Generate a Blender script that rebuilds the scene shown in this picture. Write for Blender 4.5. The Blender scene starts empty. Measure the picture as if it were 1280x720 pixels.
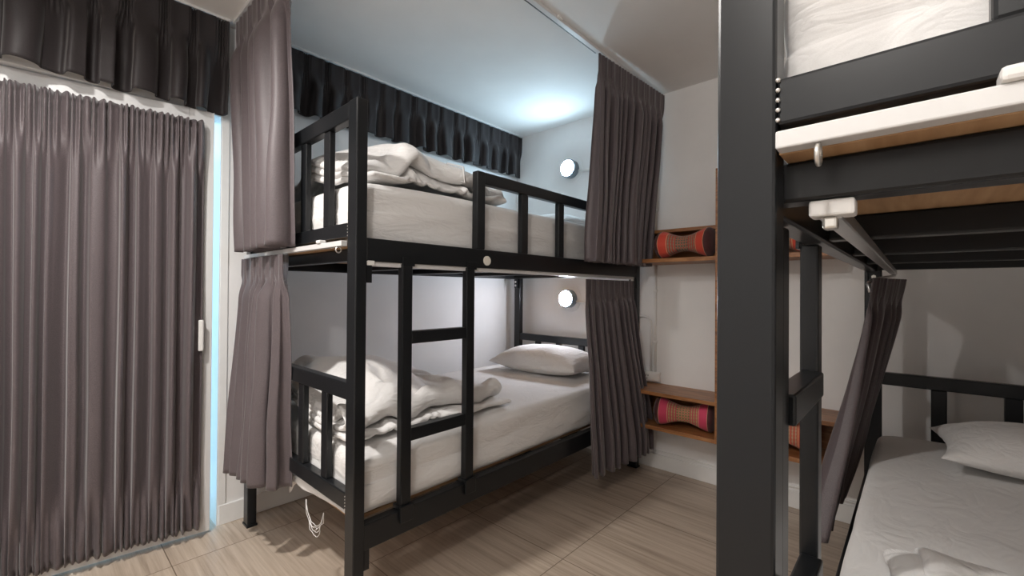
import bpy, bmesh, math, random
from mathutils import Vector, Matrix, noise

S = bpy.context.scene
COL = S.collection
PI = math.pi
H = 1.2                      # eye height of the camera
WY, BX = 2.61, 2.90          # inner faces: door wall (y) and lamp wall (x)
CZ = 2.55                    # ceiling height

# ------------------------------------------------------------------ materials
def new_mat(name):
    m = bpy.data.materials.new(name); m.use_nodes = True
    nt = m.node_tree; b = nt.nodes['Principled BSDF']
    return m, nt, b

def N(nt, kind, **kw):
    n = nt.nodes.new(kind)
    for k, v in kw.items():
        if k.startswith('i_'):
            key = k[2:]
            n.inputs[int(key) if key.isdigit() else key.replace('_', ' ')].default_value = v
        else:
            setattr(n, k, v)
    return n

def L(nt, a, b): nt.links.new(a, b)

def math_node(nt, op, a, b=None):
    n = nt.nodes.new('ShaderNodeMath'); n.operation = op
    for i, v in enumerate((a, b)):
        if v is None: continue
        if isinstance(v, (int, float)): n.inputs[i].default_value = v
        else: nt.links.new(v, n.inputs[i])
    return n.outputs[0]

def ramp(nt, fac, stops, interp='LINEAR'):
    r = nt.nodes.new('ShaderNodeValToRGB'); r.color_ramp.interpolation = interp
    e = r.color_ramp.elements
    while len(e) < len(stops): e.new(0.5)
    for el, (p, c) in zip(e, stops):
        el.position = p; el.color = (*c, 1)
    nt.links.new(fac, r.inputs[0])
    return r.outputs[0]

def bump(nt, b, height, strength, dist=0.01, normal=None):
    n = nt.nodes.new('ShaderNodeBump'); n.inputs['Strength'].default_value = strength
    n.inputs['Distance'].default_value = dist
    nt.links.new(height, n.inputs['Height'])
    if normal is not None: nt.links.new(normal, n.inputs['Normal'])
    nt.links.new(n.outputs[0], b.inputs['Normal'])
    return n.outputs[0]

def plain(name, col, rough=0.5, metal=0.0, noise_scale=0, bstr=0.0, var=0.0, coat=0.0, spec=0.5):
    m, nt, b = new_mat(name)
    b.inputs['Base Color'].default_value = (*col, 1)
    b.inputs['Roughness'].default_value = rough
    b.inputs['Metallic'].default_value = metal
    b.inputs['Coat Weight'].default_value = coat
    b.inputs['Specular IOR Level'].default_value = spec
    if noise_scale:
        tc = N(nt, 'ShaderNodeTexCoord')
        nz = N(nt, 'ShaderNodeTexNoise', i_Scale=noise_scale, i_Detail=6.0)
        L(nt, tc.outputs['Object'], nz.inputs['Vector'])
        if bstr: bump(nt, b, nz.outputs['Fac'], bstr, 0.004)
        if var:
            c0 = tuple(x * (1 - var) for x in col); c1 = tuple(min(1, x * (1 + var)) for x in col)
            L(nt, ramp(nt, nz.outputs['Fac'], [(0.3, c0), (0.7, c1)]), b.inputs['Base Color'])
    return m

M = {}
M['wall'] = plain('wall_paint', (0.77, 0.765, 0.76), 0.62, noise_scale=7, bstr=0.04, var=0.02)
M['ceiling'] = plain('ceiling_paint', (0.82, 0.81, 0.80), 0.8, noise_scale=5, bstr=0.1, var=0.02)
M['trim'] = plain('white_gloss_trim', (0.78, 0.78, 0.77), 0.3, noise_scale=20, var=0.02)
M['door'] = plain('white_door_paint', (0.66, 0.66, 0.66), 0.35, noise_scale=20, var=0.02)
M['steel'] = plain('black_powder_coated_steel', (0.0095, 0.0105, 0.012), 0.30, noise_scale=90, bstr=0.012, spec=0.36)
M['track'] = plain('white_track', (0.64, 0.635, 0.63), 0.3, noise_scale=30, var=0.02)
M['alu'] = plain('brushed_aluminium', (0.62, 0.62, 0.62), 0.28, 0.9, noise_scale=60, var=0.05)
M['zinc'] = plain('zinc_bolt', (0.72, 0.70, 0.66), 0.3, 0.8, noise_scale=60, var=0.05)
M['plastic'] = plain('white_plastic', (0.74, 0.73, 0.71), 0.35, noise_scale=40, var=0.02)
M['lamp_body'] = plain('grey_lamp_housing', (0.22, 0.27, 0.31), 0.35, noise_scale=40, var=0.05)
M['lamp_ring'] = plain('lamp_wall_plate', (0.66, 0.66, 0.66), 0.4, noise_scale=40, var=0.02)
M['slot'] = plain('dark_slot', (0.03, 0.03, 0.03), 0.5, noise_scale=40, var=0.1)
M['sticker'] = plain('paper_sticker', (0.78, 0.74, 0.66), 0.6, noise_scale=40, var=0.03)

def ply_mat():
    m, nt, b = new_mat('raw_plywood')
    tc = N(nt, 'ShaderNodeTexCoord'); mp = N(nt, 'ShaderNodeMapping'); mp.inputs['Scale'].default_value = (3, 40, 40)
    L(nt, tc.outputs['Object'], mp.inputs['Vector'])
    nz = N(nt, 'ShaderNodeTexNoise', i_Scale=1.5, i_Detail=6.0); L(nt, mp.outputs[0], nz.inputs['Vector'])
    L(nt, ramp(nt, nz.outputs['Fac'], [(0.3, (0.34, 0.19, 0.09)), (0.7, (0.48, 0.30, 0.16))]), b.inputs['Base Color'])
    b.inputs['Roughness'].default_value = 0.7
    return m
M['ply'] = ply_mat()

def fabric(name, col, rough=0.5, sheen=0.3, weave=900, spec=0.5, wr=0.0, wscale=6, var=0.12):
    """woven cloth: fine weave bump, slight thread colour variation, optional soft creases"""
    m, nt, b = new_mat(name)
    tc = N(nt, 'ShaderNodeTexCoord')
    nz = N(nt, 'ShaderNodeTexNoise', i_Scale=weave, i_Detail=2.0); L(nt, tc.outputs['Object'], nz.inputs['Vector'])
    c0 = tuple(x * (1 - var) for x in col); c1 = tuple(min(1, x * (1 + var)) for x in col)
    L(nt, ramp(nt, nz.outputs['Fac'], [(0.35, c0), (0.65, c1)]), b.inputs['Base Color'])
    b.inputs['Roughness'].default_value = rough
    b.inputs['Specular IOR Level'].default_value = spec
    b.inputs['Sheen Weight'].default_value = sheen
    b.inputs['Sheen Roughness'].default_value = 0.4
    nrm = None
    if wr:
        mp = N(nt, 'ShaderNodeMapping'); mp.inputs['Scale'].default_value = (1.0, 1.6, 3.0)
        L(nt, tc.outputs['Object'], mp.inputs['Vector'])
        n2 = N(nt, 'ShaderNodeTexNoise', i_Scale=wscale, i_Detail=3.0, i_Distortion=0.8); L(nt, mp.outputs[0], n2.inputs['Vector'])
        v = math_node(nt, 'ABSOLUTE', math_node(nt, 'SUBTRACT', n2.outputs['Fac'], 0.5))
        nrm = bump(nt, b, v, wr, 0.05)
    bump(nt, b, nz.outputs['Fac'], 0.15, 0.001, nrm)
    return m
M['curtain'] = fabric('dark_taupe_satin', (0.098, 0.079, 0.084), 0.50, 0.30, 420, 0.42, var=0.2)
M['valance'] = fabric('dark_brown_satin', (0.026, 0.0215, 0.0225), 0.55, 0.25, 420, 0.25, var=0.15)
M['sheet'] = fabric('white_cotton_sheet', (0.72, 0.71, 0.70), 0.85, 0.1, 700, 0.2, wr=0.20, wscale=7, var=0.02)
M['duvet'] = fabric('white_duvet_cotton', (0.74, 0.73, 0.72), 0.85, 0.1, 700, 0.2, wr=0.30, wscale=9, var=0.02)

def wood_mat():
    m, nt, b = new_mat('teak_veneer')
    tc = N(nt, 'ShaderNodeTexCoord'); mp = N(nt, 'ShaderNodeMapping'); mp.inputs['Scale'].default_value = (14, 1.6, 14)
    L(nt, tc.outputs['Object'], mp.inputs['Vector'])
    nz = N(nt, 'ShaderNodeTexNoise', i_Scale=3.0, i_Detail=7.0, i_Distortion=1.2); L(nt, mp.outputs[0], nz.inputs['Vector'])
    L(nt, ramp(nt, nz.outputs['Fac'], [(0.28, (0.14, 0.055, 0.020)), (0.5, (0.30, 0.125, 0.045)), (0.72, (0.40, 0.19, 0.075))]), b.inputs['Base Color'])
    b.inputs['Roughness'].default_value = 0.35
    bump(nt, b, nz.outputs['Fac'], 0.05, 0.002)
    return m
M['wood'] = wood_mat()

def floor_mat():
    m, nt, b = new_mat('wood_look_floor_tiles')
    tc = N(nt, 'ShaderNodeTexCoord'); sp = N(nt, 'ShaderNodeSeparateXYZ'); L(nt, tc.outputs['Object'], sp.inputs[0])
    x, y = sp.outputs['X'], sp.outputs['Y']
    tx = math_node(nt, 'DIVIDE', math_node(nt, 'ADD', x, 10 * 0.6 - 0.42), 0.6)
    ty = math_node(nt, 'DIVIDE', math_node(nt, 'ADD', y, 10 * 0.6 - 1.165), 0.6)
    fx, fy = math_node(nt, 'FRACT', tx), math_node(nt, 'FRACT', ty)
    def edge(f):
        d = math_node(nt, 'MINIMUM', f, math_node(nt, 'SUBTRACT', 1.0, f))
        return math_node(nt, 'LESS_THAN', d, 0.0035)
    grout = math_node(nt, 'MAXIMUM', edge(fx), edge(fy))
    ident = math_node(nt, 'ADD', math_node(nt, 'MULTIPLY', math_node(nt, 'FLOOR', tx), 7.31), math_node(nt, 'MULTIPLY', math_node(nt, 'FLOOR', ty), 3.17))
    cb = N(nt, 'ShaderNodeCombineXYZ')
    L(nt, math_node(nt, 'MULTIPLY', x, 48.0), cb.inputs[0]); L(nt, math_node(nt, 'MULTIPLY', y, 1.7), cb.inputs[1]); L(nt, ident, cb.inputs[2])
    g1 = N(nt, 'ShaderNodeTexNoise', i_Scale=1.0, i_Detail=8.0, i_Roughness=0.65, i_Distortion=0.25); L(nt, cb.outputs[0], g1.inputs['Vector'])
    cb2 = N(nt, 'ShaderNodeCombineXYZ')
    L(nt, math_node(nt, 'MULTIPLY', x, 5.0), cb2.inputs[0]); L(nt, math_node(nt, 'MULTIPLY', y, 0.9), cb2.inputs[1]); L(nt, ident, cb2.inputs[2])
    g2 = N(nt, 'ShaderNodeTexNoise', i_Scale=1.0, i_Detail=4.0); L(nt, cb2.outputs[0], g2.inputs['Vector'])
    f = math_node(nt, 'ADD', math_node(nt, 'MULTIPLY', g1.outputs['Fac'], 0.68), math_node(nt, 'MULTIPLY', g2.outputs['Fac'], 0.32))
    col = ramp(nt, f, [(0.30, (0.25, 0.19, 0.142)), (0.46, (0.43, 0.348, 0.274)), (0.60, (0.54, 0.452, 0.366)), (0.76, (0.63, 0.54, 0.45))])
    mx = N(nt, 'ShaderNodeMix', data_type='RGBA'); L(nt, grout, mx.inputs[0]); L(nt, col, mx.inputs[6]); mx.inputs[7].default_value = (0.17, 0.125, 0.09, 1)
    L(nt, mx.outputs[2], b.inputs['Base Color'])
    b.inputs['Roughness'].default_value = 0.38
    hgt = math_node(nt, 'SUBTRACT', math_node(nt, 'MULTIPLY', g1.outputs['Fac'], 0.3), grout)
    bump(nt, b, hgt, 0.15, 0.003)
    return m
M['floor'] = floor_mat()

def emit_mat(name, col, strength):
    m, nt, b = new_mat(name)
    b.inputs['Base Color'].default_value = (0.8, 0.8, 0.8, 1)
    b.inputs['Emission Color'].default_value = (*col, 1); b.inputs['Emission Strength'].default_value = strength
    return m
M['lamp_upper'] = emit_mat('lamp_lens_cool', (0.60, 0.84, 1.0), 110)
M['lamp_lower'] = emit_mat('lamp_lens_neutral', (0.84, 0.89, 1.0), 120)

def glass_mat():
    m, nt, b = new_mat('frosted_glass')
    b.inputs['Base Color'].default_value = (0.9, 0.95, 1, 1); b.inputs['Roughness'].default_value = 0.25
    b.inputs['Transmission Weight'].default_value = 1.0; b.inputs['IOR'].default_value = 1.05
    return m
M['glass'] = glass_mat()

def cushion_mat(name, band, stripe, ground, cap):
    """woven cushion: bands along the length (object y), diamond net in the middle"""
    m, nt, b = new_mat(name)
    tc = N(nt, 'ShaderNodeTexCoord'); sp = N(nt, 'ShaderNodeSeparateXYZ'); L(nt, tc.outputs['Object'], sp.inputs[0])
    y, z, x = sp.outputs['Y'], sp.outputs['Z'], sp.outputs['X']
    ay = math_node(nt, 'ABSOLUTE', y)
    h = math_node(nt, 'ADD', z, math_node(nt, 'MULTIPLY', x, 0.5))
    k = 190.0
    d = math_node(nt, 'MULTIPLY', math_node(nt, 'SINE', math_node(nt, 'MULTIPLY', math_node(nt, 'ADD', y, h), k)),
                  math_node(nt, 'SINE', math_node(nt, 'MULTIPLY', math_node(nt, 'SUBTRACT', y, h), k)))
    dia = ramp(nt, math_node(nt, 'ADD', math_node(nt, 'MULTIPLY', d, 0.5), 0.5), [(0.35, ground), (0.62, tuple(min(1, c * 2.4) for c in ground)), (0.9, stripe)])
    st = math_node(nt, 'SINE', math_node(nt, 'MULTIPLY', ay, 420.0))
    st2 = math_node(nt, 'SINE', math_node(nt, 'MULTIPLY', h, 330.0))
    stf = math_node(nt, 'ADD', math_node(nt, 'MULTIPLY', st, 0.36), math_node(nt, 'ADD', math_node(nt, 'MULTIPLY', st2, 0.14), 0.5))
    strp = ramp(nt, stf, [(0.3, stripe), (0.5, ground), (0.75, tuple(min(1, c * 2.2) for c in ground))])
    def mix(f, a, c):
        n = N(nt, 'ShaderNodeMix', data_type='RGBA'); L(nt, f, n.inputs[0])
        for i, v in ((6, a), (7, c)):
            if isinstance(v, tuple): n.inputs[i].default_value = (*v, 1)
            else: L(nt, v, n.inputs[i])
        return n.outputs[2]
    c = mix(math_node(nt, 'GREATER_THAN', ay, 0.038), dia, strp)
    c = mix(math_node(nt, 'GREATER_THAN', ay, 0.088), c, (0.55, 0.40, 0.22))
    c = mix(math_node(nt, 'GREATER_THAN', ay, 0.091), c, band)
    c = mix(math_node(nt, 'GREATER_THAN', ay, 0.137), c, (0.55, 0.35, 0.20))
    c = mix(math_node(nt, 'GREATER_THAN', ay, 0.1395), c, cap)
    L(nt, c, b.inputs['Base Color'])
    b.inputs['Roughness'].default_value = 0.75; b.inputs['Sheen Weight'].default_value = 0.2
    nz = N(nt, 'ShaderNodeTexNoise', i_Scale=500.0, i_Detail=2.0); L(nt, tc.outputs['Object'], nz.inputs['Vector'])
    bump(nt, b, nz.outputs['Fac'], 0.2, 0.001)
    return m
CAP = (0.060, 0.012, 0.012)
M['cushion_red'] = cushion_mat('woven_red_cushion', (0.56, 0.055, 0.028), (0.42, 0.05, 0.03), (0.13, 0.085, 0.055), CAP)
M['cushion_pink'] = cushion_mat('woven_pink_cushion', (0.56, 0.045, 0.11), (0.50, 0.06, 0.08), (0.20, 0.13, 0.06), CAP)
M['cushion_orange'] = cushion_mat('woven_orange_cushion', (0.60, 0.09, 0.04), (0.55, 0.09, 0.05), (0.22, 0.13, 0.08), CAP)

# ------------------------------------------------------------------ mesh helpers
def box(bm, x0, x1, y0, y1, z0, z1, bev=0.0, seg=2):
    r = bmesh.ops.create_cube(bm, size=1.0)
    vs = r['verts']
    for v in vs:
        v.co = Vector(((x0 + x1) / 2 + v.co.x * (x1 - x0), (y0 + y1) / 2 + v.co.y * (y1 - y0), (z0 + z1) / 2 + v.co.z * (z1 - z0)))
    if bev:
        es = {e for v in vs for e in v.link_edges}
        bmesh.ops.bevel(bm, geom=list(es), offset=bev, segments=seg, affect='EDGES', profile=0.5)

def cyl(bm, p0, p1, r0, r1=None, n=20, bev=0.0):
    p0, p1 = Vector(p0), Vector(p1); d = p1 - p0
    rot = d.to_track_quat('Z', 'Y').to_matrix().to_4x4()
    r = bmesh.ops.create_cone(bm, cap_ends=True, segments=n, radius1=r0, radius2=r0 if r1 is None else r1, depth=d.length,
                              matrix=Matrix.Translation((p0 + p1) / 2) @ rot)
    if bev:
        es = {e for v in r['verts'] for e in v.link_edges if len(e.link_faces) == 2 and any(len(f.verts) > 4 for f in e.link_faces)}
        bmesh.ops.bevel(bm, geom=list(es), offset=bev, segments=3, affect='EDGES', profile=0.5)

def tube(bm, pts, r, n=10):
    pts = [Vector(p) for p in pts]; rings = []
    up = Vector((0, 0, 1)); prev = None
    for i, p in enumerate(pts):
        t = (pts[min(i + 1, len(pts) - 1)] - pts[max(i - 1, 0)]).normalized()
        if prev is None:
            a = t.orthogonal().normalized()
        else:
            a = (prev - t * prev.dot(t)).normalized()
        prev = a; b = t.cross(a)
        rr = r[i] if isinstance(r, (list, tuple)) else r
        rings.append([bm.verts.new(p + a * math.cos(2 * PI * k / n) * rr + b * math.sin(2 * PI * k / n) * rr) for k in range(n)])
    for A, B in zip(rings, rings[1:]):
        for k in range(n): bm.faces.new((A[k], A[(k + 1) % n], B[(k + 1) % n], B[k]))
    bm.faces.new(rings[0][::-1]); bm.faces.new(rings[-1])

ROOT = {}
def obj(name, bm, mat, parent=None, origin=None, smooth=False, mods=()):
    """bm holds world coordinates; the object's origin goes to `origin` (or the root Empty's place)"""
    o0 = Vector(ROOT[parent.name]) if parent is not None else Vector(origin or (0, 0, 0))
    bmesh.ops.recalc_face_normals(bm, faces=bm.faces[:])
    bmesh.ops.translate(bm, verts=bm.verts[:], vec=-o0)
    me = bpy.data.meshes.new(name); bm.to_mesh(me); bm.free()
    me.materials.append(M[mat] if isinstance(mat, str) else mat)
    if smooth:
        for p in me.polygons: p.use_smooth = True
    o = bpy.data.objects.new(name, me); COL.objects.link(o)
    if parent is not None: o.parent = parent
    else: o.location = o0
    ROOT[o.name] = tuple(o0)
    return o

def empty(name, loc, label=None, cat=None, group=None, kind=None):
    o = bpy.data.objects.new(name, None); COL.objects.link(o); o.location = loc; o.empty_display_size = 0.1
    ROOT[o.name] = tuple(loc)
    return tag(o, label, cat, group, kind)

def tag(o, label=None, cat=None, group=None, kind=None):
    if label: o['label'] = label
    if cat: o['category'] = cat
    if group: o['group'] = group
    if kind: o['kind'] = kind
    return o

def struct(name, bm, mat, smooth=False):
    return tag(obj(name, bm, mat, smooth=smooth), kind='structure')

def sheet(bm, grid):
    """grid[i][j] of points -> quads"""
    vs = [[bm.verts.new(p) for p in row] for row in grid]
    for i in range(len(vs) - 1):
        for j in range(len(vs[0]) - 1):
            bm.faces.new((vs[i][j], vs[i + 1][j], vs[i + 1][j + 1], vs[i][j + 1]))

def solid(o, t, sub=0):
    m = o.modifiers.new('thickness', 'SOLIDIFY'); m.thickness = t; m.offset = 0
    if sub:
        s = o.modifiers.new('smooth', 'SUBSURF'); s.levels = sub; s.render_levels = sub
    return o

def sstep(a, b, x):
    t = max(0.0, min(1.0, (x - a) / (b - a))); return t * t * (3 - 2 * t)
def lerp(a, b, t): return a + (b - a) * t
def nz(x, y=0.0, z=0.0): return noise.noise(Vector((x, y, z)))

# ------------------------------------------------------------------ room
XL, YR = -1.55, -1.30         # walls behind / right of the camera
bm = bmesh.new(); box(bm, XL - 0.12, BX + 0.12, YR - 0.12, WY + 0.35, -0.1, 0.0); struct('floor', bm, 'floor')
bm = bmesh.new(); box(bm, XL - 0.12, BX + 0.12, YR - 0.12, WY + 0.14, CZ, CZ + 0.1); struct('ceiling', bm, 'ceiling')
bm = bmesh.new(); box(bm, BX, BX + 0.12, YR - 0.12, WY + 0.14, 0, CZ); struct('wall_back', bm, 'wall')
bm = bmesh.new(); box(bm, XL - 0.12, BX, YR - 0.12, YR, 0, CZ); struct('wall_right', bm, 'wall')
bm = bmesh.new(); box(bm, XL - 0.12, XL, YR, WY + 0.14, 0, CZ); struct('wall_front', bm, 'wall')
# door wall with the door opening and two high windows
DX0, DX1, DZ = -0.315, 0.645, 2.075
W2 = (-0.31, 0.60, 2.17, 2.49)
W1 = (0.98, 2.80, 2.24, 2.49)
bm = bmesh.new()
y0, y1 = WY, WY + 0.12
box(bm, XL, DX0, y0, y1, 0, CZ)
box(bm, DX0, W2[1], y0, y1, DZ, W2[2]); box(bm, DX0, W2[1], y0, y1, W2[3], CZ)
box(bm, W2[1], DX1, y0, y1, DZ, CZ)
box(bm, DX1, W1[0], y0, y1, 0, CZ)
box(bm, W1[0], W1[1], y0, y1, 0, W1[2]); box(bm, W1[0], W1[1], y0, y1, W1[3], CZ)
box(bm, W1[1], BX, y0, y1, 0, CZ)
struct('wall_left', bm, 'wall')
for n, (a, b, c, d) in ((1, W1), (2, W2)):
    r = empty(f'window_{n}', ((a + b) / 2, WY + 0.06, c), kind='structure')
    bm = bmesh.new()
    for (p, q, s, t) in ((a, b, c, c + 0.03), (a, b, d - 0.03, d), (a, a + 0.03, c + 0.03, d - 0.03), (b - 0.03, b, c + 0.03, d - 0.03), ((a + b) / 2 - 0.015, (a + b) / 2 + 0.015, c + 0.03, d - 0.03)):
        box(bm, p, q, WY + 0.03, WY + 0.08, s, t, 0.003)
    obj('window_frame', bm, 'trim', r)
    bm = bmesh.new(); box(bm, a + 0.03, b - 0.03, WY + 0.053, WY + 0.057, c + 0.03, d - 0.03); obj('window_pane', bm, 'glass', r)
# baseboards
bm = bmesh.new(); box(bm, DX1 + 0.005, BX, WY - 0.012, WY, 0, 0.10, 0.003); struct('baseboard_left', bm, 'trim')
bm = bmesh.new(); box(bm, BX - 0.014, BX, YR, WY - 0.012, 0, 0.095, 0.003); struct('baseboard_back', bm, 'trim')
bm = bmesh.new(); box(bm, BX - 0.012, BX, YR, 1.40, 0.112, 0.122, 0.003); struct('trim_1', bm, 'trim')

bm = bmesh.new(); box(bm, -1.6, 2.4, WY + 1.1, WY + 1.2, -0.1, 2.15); box(bm, -1.6, 2.4, WY + 0.36, WY + 1.1, -0.12, -0.06); struct('sky_screen', bm, 'wall')  # added outdoor screen: dims the sky in the door gap, leaves the windows clear
# door: frame, leaf (standing slightly open), lever handle
dr = empty('door_1', (0.16, WY + 0.05, 0), kind='structure')
bm = bmesh.new()
box(bm, DX1 - 0.004, DX1 + 0.0, WY - 0.006, WY + 0.13, 0, DZ)          # lining of the right jamb
box(bm, DX1, DX1 + 0.035, WY - 0.008, WY, 0, DZ + 0.035, 0.002)
box(bm, DX0 - 0.035, DX0, WY - 0.008, WY, 0, DZ + 0.035, 0.002)
box(bm, DX0, DX1, WY - 0.008, WY, DZ, DZ + 0.035, 0.002)
box(bm, DX0, DX1, WY - 0.018, WY, DZ + 0.035, DZ + 0.05, 0.002)
obj('door_frame', bm, 'trim', dr)
HX, HY = -0.291, 2.667
dd = Vector((0.602 - HX, 2.558 - HY, 0)); DW = dd.length; dd.normalize(); dn = Vector((-dd.y * -1, -dd.x, 0)) * 1.0
dn = Vector((dd.y, -dd.x, 0))                     # towards the room
def dpt(s, off, z): return Vector((HX, HY, 0)) + dd * s + dn * off + Vector((0, 0, z))
def dbox(bm, s0, s1, o0, o1, z0, z1, bev=0.0):
    b2 = bmesh.new(); box(b2, s0, s1, o0, o1, z0, z1, bev)
    for v in b2.verts: v.co = dpt(v.co.x, v.co.y, v.co.z)
    me = bpy.data.meshes.new('t'); b2.to_mesh(me); b2.free(); bm.from_mesh(me); bpy.data.meshes.remove(me)
LB, LT = 0.012, 2.071
bm = bmesh.new()
dbox(bm, 0, 0.10, -0.04, 0, LB, LT, 0.002); dbox(bm, DW - 0.10, DW, -0.04, 0, LB, LT, 0.002)
dbox(bm, 0.10, DW - 0.10, -0.04, 0, LT - 0.12, LT, 0.002); dbox(bm, 0.10, DW - 0.10, -0.04, 0, LB, LB + 0.12, 0.002)
dbox(bm, 0.10, DW - 0.10, -0.03, -0.012, LB + 0.12, LT - 0.12)
obj('door_leaf', bm, 'door', dr)
hs = DW - 0.048
bm = bmesh.new()
dbox(bm, hs - 0.014, hs + 0.014, 0, 0.008, 0.82, 1.05, 0.003)
hb = obj('door_handle', bm, 'plastic', dr)
bm = bmesh.new()
dbox(bm, hs - 0.010, hs + 0.010, 0.008, 0.035, 1.02, 1.045, 0.004); dbox(bm, hs - 0.011, hs + 0.011, 0.03, 0.046, 0.90, 1.05, 0.006)
ROOT[hb.name] = ROOT[dr.name]
obj('lever', bm, 'plastic', hb)
bm = bmesh.new(); cyl(bm, dpt(hs - 0.004, 0.006, 0.862), dpt(hs - 0.004, 0.022, 0.862), 0.015, bev=0.002); obj('lock_knob', bm, 'zinc', hb)

# ------------------------------------------------------------------ curtains
def curtain(name, A0, B0, A1, B1, zt, zb, n, amp0, amp1, seed, label, group, mat='curtain', head=0.10, nu=None, nv=48,
            hem=0.0, pocket=False, drift=0.5, pleat=True, edge_mid=None, zb2=None, tw=0.0, cat='curtain'):
    A0, B0, A1, B1 = (Vector((*p, 0)) for p in (A0, B0, A1, B1))
    nu = nu or int(n * 44)
    zb2 = zb if zb2 is None else zb2
    Lh = zt - zb
    rows = []
    for i in range(nu + 1):
        s = i / nu; row = []
        wob = 0.55 * nz(s * n * 0.55, seed * 3.1) + 0.25 * nz(s * n * 1.3, seed * 1.7 + 5)
        ramp_i = 0.65 + 0.5 * nz(s * n * 0.5, seed * 5.3 + 2) + 0.35
        for j in range(nv + 1):
            t = (j / nv); t = t if not pleat else t ** 1.25
            z = lerp(zt, lerp(zb, zb2, s), t); d = zt - z
            w = sstep(head * 0.75, head * 1.9, d)
            if pocket: w = 1.0
            ph = 2 * PI * (n * s + wob * (0.55 + 0.45 * w)) + drift * w * nz(s * n * 0.45, t * 1.6, seed)
            body = math.sin(ph) + 0.28 * math.sin(2 * ph + 3 * nz(s * n * 0.4, 7.7, seed)) + 0.5 * nz(s * n * 0.8, t * 2.2, seed + 9) + 0.22 * nz(s * n * 1.7, t * 3.0, seed + 31)
            c = 0.5 + 0.5 * math.sin(ph)
            dl = ((ph - PI / 2) / (2 * PI) + 0.5) % 1.0 - 0.5            # cycles from the nearest pinch pleat
            hd = math.exp(-(dl / 0.13) ** 2) * (0.5 + 1.3 * (0.5 + 0.5 * math.cos(2 * PI * dl / 0.085))) - 0.25 + 0.25 * math.cos(2 * PI * dl) * -1
            pinch = math.exp(-((d - head) / 0.022) ** 2)
            a = lerp(amp0, amp1, sstep(0.0, 1.0, t)) * ramp_i
            if pocket:
                e = min(d, z - zb)                       # gathered on rods at both ends
                g = sstep(0.0, 0.30, e - 0.04)
                gath = math.sin(ph * 3.0 + 2 * nz(s * n * 2, seed)) * 0.6 + nz(s * n * 4.3, seed + 3) * 0.9
                off = lerp(amp0 * gath * (1.0 if e > 0.045 else 1.5), a * body, g)
                near = math.exp(-((e - 0.04) / 0.010) ** 2); off *= 1 - 0.75 * near
                off += 0.010 * math.exp(-(e / 0.03) ** 2)
            else:
                off = lerp(amp0 * hd, a * body, w) if pleat else a * body
                off *= 1 - 0.25 * pinch
            base0 = A0.lerp(B0, s); base1 = A1.lerp(B1, s)
            b = base0.lerp(base1, sstep(0.0, 1.0, t) if edge_mid is None else t ** edge_mid)
            tv = (A0.lerp(A1, t) - B0.lerp(B1, t)); wdt = tv.length; tv.normalize()
            nv_ = Vector((-tv.y, tv.x, 0))
            tang = 0.35 * a * w * math.sin(2 * ph) if not pocket else 0.12 * a * math.sin(2 * ph)
            zz = z + hem * nz(s * n * 0.6, seed + 20) * t
            if pocket and j == 0: zz += 0.008 * nz(s * n * 3, seed)
            if pocket and j == nv: zz += 0.008 * nz(s * n * 3, seed + 8)
            p = b + nv_ * off + tv * tang + Vector((0, 0, zz))
            row.append(p)
        rows.append(row)
    bm = bmesh.new(); sheet(bm, rows)
    c = (A0 + B0 + A1 + B1) / 4
    o = obj(name, bm, mat, origin=(c.x, c.y, zb), smooth=True)
    solid(o, 0.0025)
    return tag(o, label, cat, group)

def hem_band(*a, **k): pass

# direction convention: the folds' room side is nv_ = left of (A-B)
a, b = dpt(DW - 0.045, 0.044, 0), dpt(-0.02, 0.044, 0)
curtain('door_curtain', (a.x, a.y), (b.x, b.y), (a.x, a.y), (b.x, b.y), 2.006, 0.052, 14, 0.018, 0.025, 3,
        'long dark taupe satin curtain gathered at top and hem on the white door', 'door and bed curtains', pocket=True, nu=420, nv=90, pleat=False, drift=0.9)
bm = bmesh.new()
for z in (1.952, 0.105):
    cyl(bm, dpt(0.0, 0.022, z), dpt(DW - 0.05, 0.022, z), 0.003, n=10)
    for s in (0.01, DW - 0.05): cyl(bm, dpt(s, 0.0, z), dpt(s, 0.04, z), 0.006, n=10)
rod = obj('curtain_rod', bm, 'zinc', dr)

curtain('window_valance', (0.655, WY - 0.075), (-0.62, WY - 0.075), (0.655, WY - 0.07), (-0.62, WY - 0.07), 2.535, 2.070, 11, 0.020, 0.030, 11,
        'short dark brown pleated valance hanging above the white door', 'pleated valances', 'valance', head=0.13, nv=40, hem=0.01, cat='valance')
curtain('window_valance', (2.885, WY - 0.07), (0.70, WY - 0.07), (2.885, WY - 0.065), (0.70, WY - 0.065), 2.535, 2.19, 18, 0.014, 0.026, 17,
        'long dark pleated valance under the ceiling behind the upper bunk', 'pleated valances', 'valance', head=0.11, nv=36, hem=0.008, cat='valance')
curtain('bunk_curtain', (0.68, 1.88), (0.68, 2.50), (0.685, 1.845), (0.685, 2.33), CZ - 0.02, 1.372, 5, 0.024, 0.040, 5,
        'taupe satin curtain at the foot of the upper bunk, hanging from the ceiling', 'door and bed curtains', head=0.12, nv=60)
curtain('bunk_curtain', (0.704, 1.935), (0.704, 2.46), (0.705, 1.945), (0.63, 2.33), 1.347, 0.365, 6, 0.020, 0.040, 8,
        'taupe satin curtain at the foot of the lower bunk beside the door', 'door and bed curtains', head=0.10, nv=60)
curtain('bunk_curtain', (2.875, 1.255), (2.12, 1.30), (2.74, 1.30), (2.05, 1.30), CZ - 0.022, 1.365, 11, 0.016, 0.036, 23,
        'dark curtain hanging from the ceiling track at the head of the upper bunk', 'door and bed curtains', head=0.12, nv=60)
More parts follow.
